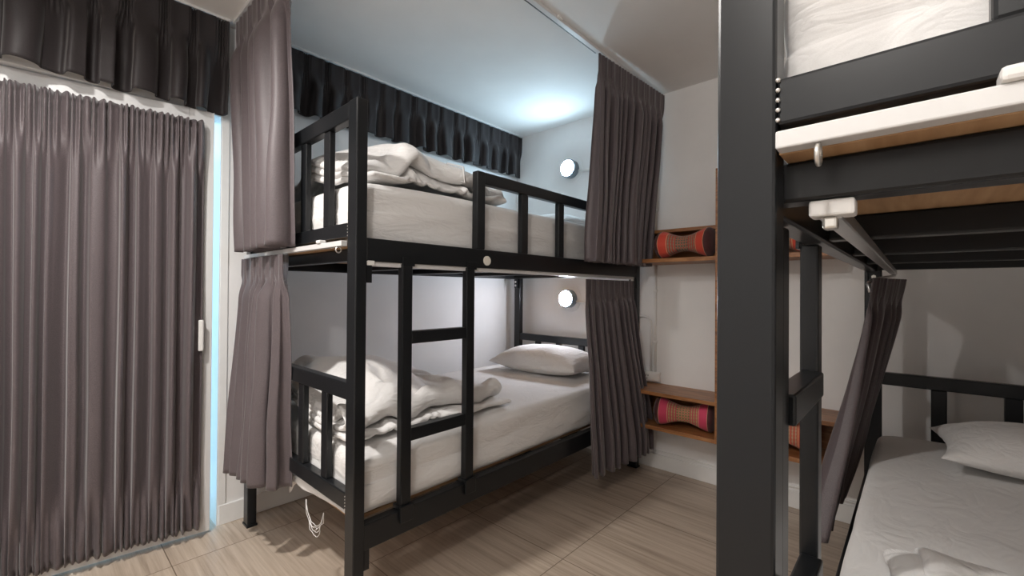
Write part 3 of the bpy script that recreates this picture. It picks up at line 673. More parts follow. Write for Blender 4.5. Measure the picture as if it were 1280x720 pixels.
-401,42,42,40,41,42,41,41,35,37,39,40,41,41,41,41,40,39,38,42,36,-16,-47,-20,-35,-39,-37,-38,-39,-39,-38,-38,-37,-37,-35,-34,-38,-38,-39,-38,-34,-51,30,31,24,36,36,36,36,34,32,34,36,35,36,37,36,37,36,36,36,34,37,
-403,43,42,41,40,42,41,40,33,37,40,40,41,41,42,41,40,41,37,42,34,-18,-47,-16,-38,-36,-38,-39,-39,-39,-39,-38,-37,-37,-34,-33,-38,-39,-38,-38,-34,-53,23,37,27,36,37,37,35,33,32,34,36,36,36,36,37,37,36,36,37,34,37,
-408,44,44,42,40,42,41,38,32,37,40,40,42,41,42,42,41,38,40,41,35,-18,-48,-18,-38,-35,-39,-39,-38,-39,-39,-39,-37,-37,-34,-33,-36,-39,-38,-39,-39,-50,25,36,30,36,37,36,36,31,32,34,36,36,37,36,37,37,37,36,37,34,36,
-410,41,44,43,42,42,41,35,33,37,39,41,42,42,42,42,40,39,42,37,41,-17,-46,-27,-37,-37,-36,-38,-39,-40,-39,-39,-38,-36,-34,-32,-36,-39,-39,-41,-42,-46,28,31,35,37,36,37,35,31,32,33,36,37,36,37,37,38,35,37,36,35,36,
-404,37,38,44,43,41,41,32,35,37,40,40,42,42,43,41,40,41,41,38,43,-15,-42,-40,-31,-39,-39,-36,-39,-39,-40,-39,-38,-36,-33,-33,-37,-39,-40,-40,-42,-43,28,38,29,36,36,37,32,34,29,36,35,37,37,37,37,37,36,35,36,37,38,
-408,41,42,37,42,43,39,33,35,36,40,41,42,42,42,41,41,42,33,38,42,-8,-39,-34,-38,-37,-39,-38,-39,-40,-40,-38,-39,-36,-34,-33,-38,-39,-40,-40,-41,-41,30,39,26,36,36,37,35,28,32,35,37,36,38,37,36,36,37,36,36,37,38,
-410,43,39,41,39,42,35,36,36,37,40,41,42,41,42,41,42,34,42,30,38,-9,-21,-39,-38,-39,-39,-38,-39,-40,-39,-39,-37,-37,-34,-36,-39,-38,-39,-39,-39,-40,29,39,27,36,36,35,33,36,28,36,34,37,37,37,37,36,36,36,37,38,38,
-412,44,38,42,37,41,40,34,34,39,39,41,41,42,41,42,38,42,38,41,25,1,-26,-40,-41,-37,-39,-39,-39,-39,-40,-38,-38,-36,-36,-37,-37,-39,-39,-38,-36,-39,24,36,36,35,36,31,35,31,37,32,36,34,37,36,37,36,38,36,38,37,38,
-412,42,40,42,36,38,41,36,35,37,40,41,41,41,42,42,40,42,41,36,25,8,-34,-38,-40,-39,-39,-39,-40,-39,-39,-37,-38,-38,-38,-36,-36,-38,-36,-36,-36,-41,25,30,37,37,37,31,30,36,33,36,36,33,36,37,37,37,38,36,37,38,36,
-411,42,42,41,41,37,38,27,38,40,41,40,41,41,43,42,41,42,40,27,35,10,-40,-35,-39,-39,-40,-39,-40,-40,-39,-37,-39,-39,-38,-36,-35,-30,-34,-36,-38,-45,26,27,35,36,30,34,35,35,36,35,34,36,36,37,38,37,37,37,37,36,36,
-407,42,41,42,41,41,34,31,35,36,41,41,42,40,43,42,42,39,38,38,35,5,-43,-37,-37,-38,-39,-40,-39,-40,-39,-39,-39,-38,-31,-32,-34,-34,-37,-38,-40,-44,29,22,36,36,37,33,32,36,29,36,36,37,36,37,37,37,37,36,36,36,35,
-401,41,42,41,41,41,27,33,38,38,39,41,42,42,41,42,41,40,40,30,42,5,-44,-37,-38,-38,-38,-39,-39,-40,-39,-39,-38,-36,-35,-35,-35,-26,-38,-38,-37,-49,17,35,36,36,37,35,34,32,30,36,35,36,37,37,36,37,36,36,35,36,35,
-395,41,42,41,41,41,27,29,38,39,40,41,41,42,42,42,40,40,40,30,47,1,-44,-38,-38,-38,-38,-38,-40,-39,-39,-39,-38,-37,-36,-37,-29,-25,-38,-39,-39,-49,15,39,36,36,37,30,32,35,34,33,36,37,36,37,37,36,36,36,35,35,36,
-389,42,40,41,41,40,27,29,36,39,41,41,42,42,43,41,42,40,34,37,46,-1,-46,-37,-35,-38,-39,-39,-39,-40,-39,-40,-38,-38,-37,-33,-26,-29,-39,-40,-39,-48,15,42,36,36,36,31,29,32,35,35,37,37,36,37,37,37,37,36,36,34,34,
-383,39,39,41,42,41,25,30,39,38,41,41,41,42,43,41,40,40,41,38,45,-6,-46,-35,-38,-39,-38,-38,-39,-39,-40,-39,-39,-38,-36,-34,-28,-30,-39,-39,-39,-46,17,40,36,37,36,29,30,33,34,37,36,37,36,37,37,36,37,36,36,35,35,
-382,37,42,41,42,41,24,34,37,39,41,41,42,42,42,40,41,40,36,39,45,-3,-43,-37,-39,-38,-38,-38,-39,-39,-39,-40,-39,-37,-37,-34,-31,-31,-39,-39,-39,-45,25,43,28,37,35,31,31,31,36,35,36,37,37,37,36,35,36,36,37,37,35,
-386,42,42,41,39,42,28,36,35,40,40,42,42,41,41,40,41,38,41,37,45,-7,-48,-30,-39,-37,-38,-37,-39,-39,-39,-39,-39,-38,-36,-34,-33,-34,-39,-39,-39,-42,31,44,23,35,35,32,32,31,35,36,36,37,36,36,37,35,36,35,37,35,36,
-385,41,41,38,40,38,39,32,37,39,41,41,42,41,41,41,40,38,39,40,42,-11,-50,-24,-37,-36,-38,-38,-39,-39,-39,-39,-38,-38,-36,-36,-33,-36,-38,-39,-39,-41,36,44,25,29,35,31,33,33,35,35,36,36,37,36,36,36,35,35,36,34,37,
-389,41,40,39,41,40,34,39,37,38,40,42,41,42,41,41,39,38,39,41,40,-17,-50,-17,-36,-37,-37,-38,-39,-39,-39,-39,-38,-38,-36,-35,-37,-37,-37,-39,-39,-38,38,44,12,36,36,34,34,32,34,36,36,36,36,37,36,36,35,35,36,33,36,
-394,40,39,42,41,41,39,38,34,39,40,41,41,42,41,41,40,38,38,41,39,-21,-48,-13,-37,-36,-37,-39,-38,-40,-38,-39,-39,-37,-36,-35,-37,-37,-39,-39,-39,-37,41,43,9,37,35,35,33,33,35,35,36,37,36,36,37,36,35,35,36,31,36,
-401,40,41,41,41,41,40,41,33,39,40,41,42,41,41,41,40,38,38,41,38,-21,-46,-14,-36,-36,-38,-38,-39,-39,-39,-38,-39,-37,-37,-36,-38,-38,-38,-39,-39,-35,43,43,7,35,35,36,34,34,35,35,36,37,36,36,36,36,36,34,36,31,37,
-408,41,42,41,42,41,42,35,41,37,40,40,42,41,42,40,38,39,38,42,38,-18,-45,-18,-36,-37,-36,-38,-39,-39,-40,-38,-38,-38,-36,-38,-37,-39,-39,-39,-39,-33,46,41,5,34,36,35,36,35,35,35,36,36,36,36,36,37,34,34,37,31,35,
-414,41,42,41,42,41,42,41,37,37,40,41,41,42,41,40,37,38,39,42,42,-13,-45,-25,-38,-37,-35,-38,-38,-40,-38,-39,-38,-38,-36,-37,-40,-39,-40,-39,-39,-31,47,40,6,31,37,37,36,36,34,35,36,36,36,37,36,36,33,35,35,34,36,
-420,42,41,41,41,41,42,43,37,42,38,40,40,41,42,40,40,39,34,42,45,-5,-46,-33,-36,-37,-36,-39,-39,-39,-38,-38,-39,-37,-37,-38,-40,-41,-39,-39,-39,-30,47,39,9,28,37,38,37,34,36,36,36,35,36,36,36,37,35,33,35,35,36,
-425,41,42,40,40,43,43,42,42,42,36,40,39,42,40,38,41,36,42,37,47,3,-47,-38,-38,-38,-35,-39,-39,-39,-38,-38,-37,-35,-40,-40,-40,-41,-40,-39,-39,-29,45,41,17,19,38,38,38,37,34,36,35,35,36,36,37,36,36,33,35,36,36,
-429,42,40,40,42,43,43,43,41,41,40,38,40,41,41,42,34,41,38,41,46,6,-48,-39,-39,-36,-39,-39,-39,-38,-39,-37,-35,-39,-39,-40,-41,-40,-41,-39,-39,-29,43,41,14,25,38,38,38,37,36,36,34,35,36,36,37,36,37,33,34,37,36,
-431,40,41,41,42,43,43,42,41,41,41,41,41,40,40,42,40,36,39,39,47,6,-50,-37,-39,-37,-39,-39,-38,-38,-39,-36,-39,-39,-39,-39,-41,-40,-40,-39,-39,-32,45,38,14,28,38,38,38,37,36,36,36,34,36,36,37,36,37,33,35,37,35,
-432,41,41,42,41,43,42,42,41,41,41,41,42,41,42,41,40,37,41,40,44,1,-51,-32,-38,-38,-39,-37,-40,-39,-39,-38,-38,-40,-38,-39,-40,-39,-40,-39,-39,-36,41,39,17,31,38,37,37,37,36,37,36,35,36,37,36,35,36,36,36,32,37,
-431,41,41,42,41,42,42,42,41,42,41,41,42,41,42,40,40,41,41,40,42,-5,-52,-24,-39,-39,-37,-40,-38,-39,-39,-39,-39,-39,-39,-39,-39,-40,-39,-38,-36,-42,38,39,20,34,37,37,37,36,37,36,36,37,37,36,35,37,36,35,37,29,36,
-430,41,42,41,42,41,42,42,41,42,41,42,41,42,41,41,42,41,40,42,39,-12,-52,-16,-39,-38,-40,-38,-39,-39,-39,-40,-39,-39,-39,-39,-39,-39,-40,-36,-34,-46,37,35,24,36,36,37,36,37,37,37,36,37,37,36,34,37,37,37,35,27,36,
-427,39,42,42,41,42,41,42,42,41,42,42,41,42,41,41,42,42,41,42,37,-17,-52,-9,-39,-39,-40,-39,-39,-39,-39,-40,-39,-39,-40,-39,-39,-38,-39,-36,-33,-47,23,42,30,36,36,36,37,37,36,37,37,36,37,37,35,37,37,37,35,24,37,
-425,39,42,41,42,41,41,42,42,42,42,42,41,42,42,41,42,42,41,42,36,-20,-51,-7,-39,-39,-39,-40,-39,-39,-39,-40,-39,-39,-40,-39,-39,-39,-31,-37,-38,-47,16,43,35,37,35,36,37,36,37,37,37,36,37,37,36,37,37,36,35,23,37,
-424,40,42,41,42,40,42,42,42,42,42,42,42,41,42,42,41,42,41,42,37,-22,-50,-7,-39,-39,-39,-40,-39,-39,-39,-39,-40,-39,-40,-39,-39,-35,-38,-36,-38,-47,17,43,36,37,35,36,37,36,37,37,37,36,37,37,37,36,37,37,33,24,36,
-423,42,41,41,41,40,42,42,43,42,42,42,42,41,42,41,42,42,41,42,38,-21,-49,-13,-37,-38,-40,-39,-39,-39,-39,-39,-40,-39,-40,-40,-37,-37,-37,-39,-33,-48,18,41,36,35,36,37,36,36,38,37,37,36,37,37,36,37,37,36,33,25,35,
-422,41,41,42,42,41,41,42,42,43,42,42,41,42,41,42,41,42,41,42,41,-22,-46,-29,-26,-39,-39,-39,-39,-39,-39,-39,-39,-40,-40,-39,-36,-38,-39,-35,-40,-43,26,39,29,35,37,36,37,36,38,37,36,37,36,37,36,37,36,37,28,31,35,
-423,42,42,41,42,42,41,42,42,42,42,42,41,42,42,41,42,41,41,42,44,-23,-43,-26,-34,-39,-39,-39,-39,-39,-39,-39,-39,-40,-39,-37,-39,-39,-37,-39,-40,-38,35,37,19,37,36,36,36,37,38,36,37,37,36,37,37,36,36,34,36,28,35,
-423,41,42,41,42,42,42,42,41,42,42,41,42,42,41,42,42,42,41,41,47,-29,-36,-28,-38,-37,-38,-40,-39,-39,-39,-39,-39,-39,-39,-39,-39,-39,-39,-39,-40,-32,40,37,11,36,37,37,36,37,37,36,37,36,37,36,37,37,35,36,36,31,35,
-424,41,41,42,42,41,42,42,41,42,42,42,41,42,42,41,43,40,40,42,48,-15,-43,-33,-38,-39,-39,-39,-39,-39,-39,-40,-39,-39,-39,-39,-39,-39,-40,-39,-40,-28,42,36,7,37,37,36,37,37,36,37,37,36,37,36,37,36,36,37,36,34,35,
-428,43,41,42,41,42,41,42,41,42,42,41,42,42,42,42,39,40,41,42,50,-6,-45,-37,-39,-39,-40,-39,-40,-39,-40,-39,-40,-39,-39,-39,-39,-39,-39,-40,-39,-28,43,31,12,37,36,37,36,36,37,36,37,37,37,36,37,36,37,37,37,36,35,
14,0,7,-7,2,-2,0,0,1,1,15,12,22,-15,0,0,-22,-12,0,-1,0,30,-9,1,7,12,9,8,3,10,-11,-17,-14,-10,-5,-1,0,2,2,2,5,21,20,27,-37,-24,-3,0,-1,1,5,10,11,15,14,2,-10,-5,-10,-10,-11,-10,-6,
15,0,-1,0,0,0,0,0,2,9,19,11,20,-11,1,-12,-9,-20,-7,-2,8,31,-3,-4,9,11,9,8,2,8,-9,-15,-16,-14,-9,-3,0,1,-1,3,0,14,39,18,-36,-15,-6,-3,1,3,9,13,13,13,12,2,-8,-5,-10,-9,-13,-6,-3,
15,2,-1,0,-1,-1,0,0,7,17,18,12,15,-7,-1,-9,-10,-18,-12,-5,20,31,0,-14,12,10,8,6,2,5,-7,-14,-14,-15,-15,-7,-1,0,5,13,-1,-10,41,21,-33,-1,-10,-10,2,8,14,13,12,12,9,3,-7,-4,-8,-9,-12,2,-4,
14,0,-1,7,-4,-2,0,2,15,20,16,12,11,-3,-1,-8,-10,-14,-15,-3,27,29,1,-21,12,8,7,5,3,2,-8,-11,-14,-14,-17,-14,-3,1,16,-9,-8,3,39,24,-31,-3,-6,-8,3,15,14,12,11,11,8,4,-5,-4,-7,-6,-11,7,-1,
14,3,-4,10,-3,-6,0,7,23,17,15,12,9,1,-3,-6,-10,-13,-14,0,33,26,2,-25,10,2,9,4,2,0,-7,-10,-13,-13,-18,-19,-7,9,0,9,-18,2,34,28,-29,-7,-4,-2,6,15,16,13,10,10,7,4,-4,-3,-5,-8,-4,11,1,
26,-3,-9,12,-9,-3,0,14,24,18,14,12,8,2,-3,-5,-10,-8,-15,1,33,25,5,-26,-2,12,6,2,1,0,-7,-10,-11,-14,-19,-20,-12,2,5,11,-19,16,35,9,-25,-6,-3,1,8,16,16,14,9,9,6,5,-2,-4,-3,-7,0,13,1,
16,0,-2,12,-11,-1,3,17,26,18,14,11,7,3,-2,-3,-7,-17,-8,-1,29,27,10,-24,-7,14,2,3,3,-4,-6,-10,-10,-15,-19,-20,-15,-3,11,5,-16,30,31,-4,-22,-6,-1,2,9,18,17,13,9,8,6,5,2,-4,-6,-3,3,12,0,
26,-10,6,-4,-4,1,5,22,25,18,14,10,7,4,0,-4,-13,-10,2,-11,17,28,23,-19,-12,2,13,6,-6,-3,-6,-8,-9,-16,-19,-21,-15,-8,3,2,0,37,29,-16,-17,-5,-1,2,11,17,18,15,8,6,6,3,5,1,-8,-1,6,11,-3,
16,18,-18,0,4,-4,9,26,22,19,14,9,7,2,2,-7,-9,-4,4,-11,-8,30,33,-5,-11,3,-3,11,-9,-2,-5,-7,-10,-15,-20,-21,-14,-6,-2,2,6,35,32,-4,-25,-9,-5,1,16,13,21,9,11,5,5,2,8,4,-8,7,5,1,0,
30,5,-1,-18,0,1,15,25,22,19,13,9,6,3,1,-6,-3,2,-26,-18,-7,34,42,-21,14,11,3,-9,-2,-2,-4,-7,-10,-14,-20,-20,-13,-4,-2,2,3,29,36,8,-25,-11,-10,2,8,22,16,12,4,7,4,2,5,8,2,0,-10,6,2,
16,3,16,-3,-15,3,22,22,20,19,13,9,6,2,2,0,0,-25,-6,-30,-18,33,53,-13,11,11,4,-5,-2,-2,-3,-7,-11,-14,-19,-17,-8,-9,-3,3,-6,23,42,19,-22,-8,-5,-12,13,10,22,5,14,4,3,1,2,7,4,-8,-6,4,-2,
16,0,18,4,-1,5,1,25,22,16,14,9,6,1,1,5,-17,-9,-18,-13,-36,33,48,7,-3,14,8,-4,-1,-1,-2,-10,-10,-13,-17,-11,-13,0,-4,-8,-16,16,48,31,-8,-7,-8,-16,10,16,6,16,2,14,-2,0,2,5,1,-10,-5,1,-3,
18,5,-7,0,22,16,8,12,20,19,10,10,5,1,1,2,-16,-7,-11,-22,-37,30,40,16,2,7,12,-2,0,-2,0,-10,-10,-10,-10,-16,-14,4,-16,-18,-16,12,48,38,0,-2,-2,-16,16,6,14,-3,8,15,-4,1,1,4,-2,-10,-6,-3,-4,
16,-2,0,8,0,22,15,31,18,6,11,11,4,1,1,-4,-10,-4,-13,-30,-31,29,32,19,9,8,7,2,-1,0,-1,-10,-8,-3,-9,-15,-16,-23,-21,-13,-5,4,45,39,-9,-3,17,11,9,8,8,-7,14,7,-5,0,1,2,-5,-8,-4,-6,-10,
17,-3,3,1,1,9,25,27,23,21,7,7,4,1,-1,-3,-7,-16,-15,-15,-34,31,25,14,14,11,5,3,1,0,-2,-3,-4,-11,-24,-22,-21,-20,-11,6,0,-16,38,39,-6,-4,1,16,17,7,22,9,5,-4,5,-2,0,-1,-4,-7,-9,-8,-10,
20,-6,0,4,-2,10,32,25,18,17,14,7,3,1,-2,-4,-10,-11,-11,-28,-21,31,22,13,9,11,8,5,1,0,-2,-5,-8,-16,-17,-17,-17,-30,-9,5,-11,-1,43,24,-6,-3,1,9,15,18,21,6,12,3,-1,1,-1,-2,-5,-7,-11,-10,-9,
22,-8,0,0,2,9,31,30,17,15,12,7,4,1,-1,-5,-10,-12,-12,-28,-12,31,18,9,11,11,8,4,2,-1,-2,-6,-7,-14,-14,-14,-26,-30,-9,-4,-1,3,43,14,-6,-3,1,22,17,10,13,16,3,6,3,0,-1,-2,-7,-8,-9,-9,-9,
16,0,10,-2,-8,10,32,29,20,15,9,6,3,1,-1,-4,-7,-10,-23,-21,-10,32,14,13,18,6,4,2,1,-1,-2,-4,-7,-9,-13,-21,-30,-26,4,0,-3,-7,45,3,-7,-3,5,19,24,16,12,9,5,2,3,0,0,0,-3,-6,-8,-14,-11,
16,13,-13,-1,1,10,32,30,16,16,9,6,3,2,-2,-8,-10,-12,-7,-14,-17,31,16,18,-7,8,8,7,3,-1,-3,-5,-6,-10,-14,-19,-28,-25,-5,4,-6,9,45,-14,-6,-1,7,23,21,17,11,6,6,4,3,1,1,-4,-4,-3,-2,-12,-11,
32,-16,-1,1,0,9,34,24,19,14,10,6,3,2,-2,-9,-10,-9,-21,-14,0,33,26,-12,4,9,8,9,3,-2,-4,-4,-7,-10,-14,-20,-23,-24,-5,-2,1,16,41,-8,-23,0,10,20,20,18,10,10,5,4,3,2,3,-10,-7,-5,-1,6,-10,
16,0,0,0,13,-4,30,21,21,14,10,6,4,3,-2,-11,-9,-16,-9,-18,10,31,20,-23,7,13,8,13,2,-4,-4,-5,-7,-11,-13,-21,-20,-18,-3,-5,3,20,38,-5,-28,-7,12,17,19,18,10,10,6,5,4,5,2,-10,-8,-10,-2,11,-5,
28,-5,-7,12,-11,17,13,27,18,14,10,6,5,3,-6,-4,-13,-16,-15,-8,16,32,11,-30,12,14,12,9,1,-3,-5,-5,-6,-12,-14,-18,-20,-15,-7,4,0,25,35,-1,-26,-20,13,18,17,16,10,11,6,5,4,7,-1,-5,-11,-13,-3,15,-3,
16,0,13,-13,0,11,23,15,20,16,9,7,5,2,-5,-6,-13,-17,-14,1,22,28,3,-34,14,13,12,5,5,-1,-5,-5,-7,-11,-16,-17,-12,-12,-13,4,2,29,30,-2,-34,0,8,11,11,18,12,10,5,5,6,4,-1,-5,-11,-12,-5,17,-3,
16,12,-12,0,1,7,14,17,23,15,10,7,5,0,-4,-6,-12,-16,-14,6,26,26,-3,-36,13,13,12,5,4,2,-5,-6,-7,-12,-15,-17,-14,-11,-2,-1,4,32,26,0,-36,-5,6,10,16,15,11,11,5,6,6,0,-3,-2,-10,-10,-5,19,3,
26,-10,0,0,7,8,7,8,24,13,11,7,5,2,-6,-6,-11,-15,-16,9,31,23,-7,-35,13,12,10,6,7,-1,-4,-7,-8,-11,-13,-13,-11,-9,-8,1,6,34,21,4,-36,-10,10,8,12,12,11,10,7,6,4,5,-6,-6,-4,-12,-5,20,2,
18,-2,0,0,-1,4,5,20,10,18,11,9,5,-2,2,-7,-16,-13,-15,6,32,24,-7,-34,13,11,13,8,3,-3,-3,-8,-8,-12,-12,-13,-10,-7,-3,3,6,36,11,15,-36,-15,4,11,8,11,10,11,8,7,3,7,-7,0,-11,-12,-5,20,12,
16,0,0,0,-1,10,-7,9,17,17,10,8,8,-4,5,-7,-17,-15,-13,1,31,26,-5,-29,10,12,15,9,-3,1,-6,-9,-7,-11,-15,-11,-4,-4,3,-1,6,37,10,18,-36,-19,0,6,7,10,12,10,8,8,8,0,5,-5,-14,-11,-7,16,9,
16,0,0,0,9,-9,6,-2,16,7,14,8,11,3,0,-9,-10,-12,-22,-1,23,29,-1,-21,13,12,12,5,0,-2,-9,-10,-7,-10,-13,-9,-1,-1,5,1,4,38,11,19,-36,-24,-1,2,4,14,9,8,7,9,10,4,2,-3,-10,-14,-10,10,9,
16,0,0,11,-12,-1,5,-5,4,7,18,9,11,-2,4,-12,-7,-15,4,-18,13,30,1,-8,6,9,13,4,-1,-1,-8,-10,-12,-13,-6,-2,2,-5,6,7,2,39,17,15,-33,-32,-1,1,0,6,13,8,8,10,9,5,1,-1,-8,-12,-11,3,7,
16,0,11,-12,-1,0,0,0,11,-9,10,14,9,-1,-2,1,-19,-7,15,-5,-13,30,7,-3,0,13,2,2,-3,3,-7,-11,-14,-1,4,-4,-6,-2,0,6,7,39,20,13,-34,-28,-3,0,5,4,-3,9,12,9,8,4,2,-1,-2,-14,-9,2,5,
16,10,-10,-2,0,0,1,9,-10,1,1,6,7,6,-7,-2,10,-20,13,-10,-3,30,11,-13,-1,9,-4,0,8,-3,-4,-14,-1,-2,3,3,-3,-2,-4,9,-2,37,18,19,-34,-25,-3,4,2,0,-6,4,9,11,6,3,1,-3,4,-12,-7,4,10,
18,7,-9,0,-2,0,8,-6,-2,6,-6,0,2,-1,1,6,12,-18,0,10,-8,32,11,-23,-2,10,4,-12,-1,-3,-3,-3,8,-1,-6,5,2,-7,7,-4,-2,33,26,15,-33,-20,-2,2,0,-5,4,3,-4,10,3,4,-3,12,-8,-6,-4,17,5,
20,4,-10,1,-1,0,6,-6,0,5,-5,0,0,4,-2,14,-12,-4,8,-8,10,33,8,-30,4,-6,11,0,-9,-5,-2,0,6,-3,-3,3,2,-1,-1,12,-14,21,30,18,-31,-15,-3,0,-4,-1,4,2,-6,0,3,3,12,6,-8,-8,4,22,6,
25,-6,-5,3,-2,3,-4,0,0,3,-3,0,0,0,12,-10,-2,9,-7,-2,20,31,4,-35,2,-8,3,10,-8,-5,0,0,3,-2,-1,0,2,2,0,15,-17,6,31,25,-28,-10,-5,-4,-3,0,3,1,-4,0,1,4,14,-6,-7,1,8,26,5,
28,-14,0,5,-3,-2,0,0,0,0,0,0,0,0,9,-9,0,1,-1,3,25,29,0,-37,-4,4,-4,8,-8,-2,0,0,0,0,0,0,5,-3,4,15,-19,-1,42,13,-21,-3,-8,-6,-1,-3,0,1,-1,0,0,3,11,-8,0,1,10,27,4,
27,-14,1,6,-1,-5,3,-3,0,0,0,0,0,0,6,-6,5,-5,2,4,28,26,0,-38,-5,1,-3,5,-5,-1,0,0,0,0,0,4,2,-5,19,-7,-11,-1,45,3,-9,-2,-9,-9,0,-6,0,0,0,0,0,1,9,-6,0,3,12,28,2,
24,-9,-1,6,3,-9,0,4,-4,0,0,0,0,0,1,-1,2,-2,6,2,27,25,2,-37,-3,-6,-2,1,-1,0,0,0,0,0,2,5,-7,15,-3,14,-4,-19,43,0,-1,-3,-13,-5,1,-9,-1,-1,0,0,0,0,3,3,-4,5,14,29,2,
20,1,-7,0,10,-8,-2,0,0,0,0,0,0,0,0,0,1,1,0,4,26,24,9,-37,-12,-1,0,0,0,0,0,0,-1,0,0,4,10,-10,14,2,-18,10,40,-10,-9,8,-11,3,-7,-8,-1,-1,1,0,0,-1,0,0,1,4,16,27,10,
17,4,-7,0,3,5,-8,5,-5,0,1,1,0,0,0,-1,0,-1,4,1,22,23,16,-25,-27,5,-1,4,2,2,1,0,-3,0,-1,6,-12,10,2,-15,0,23,36,-13,-22,9,3,-8,3,-7,3,-1,4,0,-2,-2,-2,-2,-3,2,24,20,10,
16,0,3,-4,-1,4,0,-4,10,3,1,0,-1,-2,-3,-4,-3,-1,6,-3,16,21,20,-29,-14,1,-1,4,4,3,2,1,1,0,-4,-12,6,4,-11,1,1,35,27,-16,-31,4,6,-6,7,3,3,1,-1,-1,-2,-3,-4,-5,-2,14,4,24,10,
17,-1,4,-6,0,1,0,-1,1,1,0,0,0,-2,0,0,0,1,8,-7,9,12,27,-25,6,-13,-4,0,0,1,1,1,1,4,-7,2,1,-2,-1,2,5,39,22,-17,-35,0,1,1,1,4,4,1,-1,-4,-2,-2,-3,-1,10,9,-3,20,8,
16,7,-9,0,1,-1,0,1,-1,0,1,-1,0,0,0,0,0,11,-10,0,5,25,7,-20,9,3,-7,-9,0,0,0,0,0,0,1,0,2,-1,-1,2,6,39,24,-19,-36,-1,2,1,-2,-1,0,-1,0,-1,0,0,0,10,6,2,-5,15,4,
16,0,3,1,-6,0,6,-6,0,0,0,0,0,0,0,0,12,-12,0,0,2,26,-12,2,3,4,-3,-3,-3,-2,0,-1,0,1,0,2,6,-8,0,4,-1,36,12,0,-34,-4,4,7,-8,-2,0,0,0,0,0,2,3,7,0,1,-4,3,5,
))
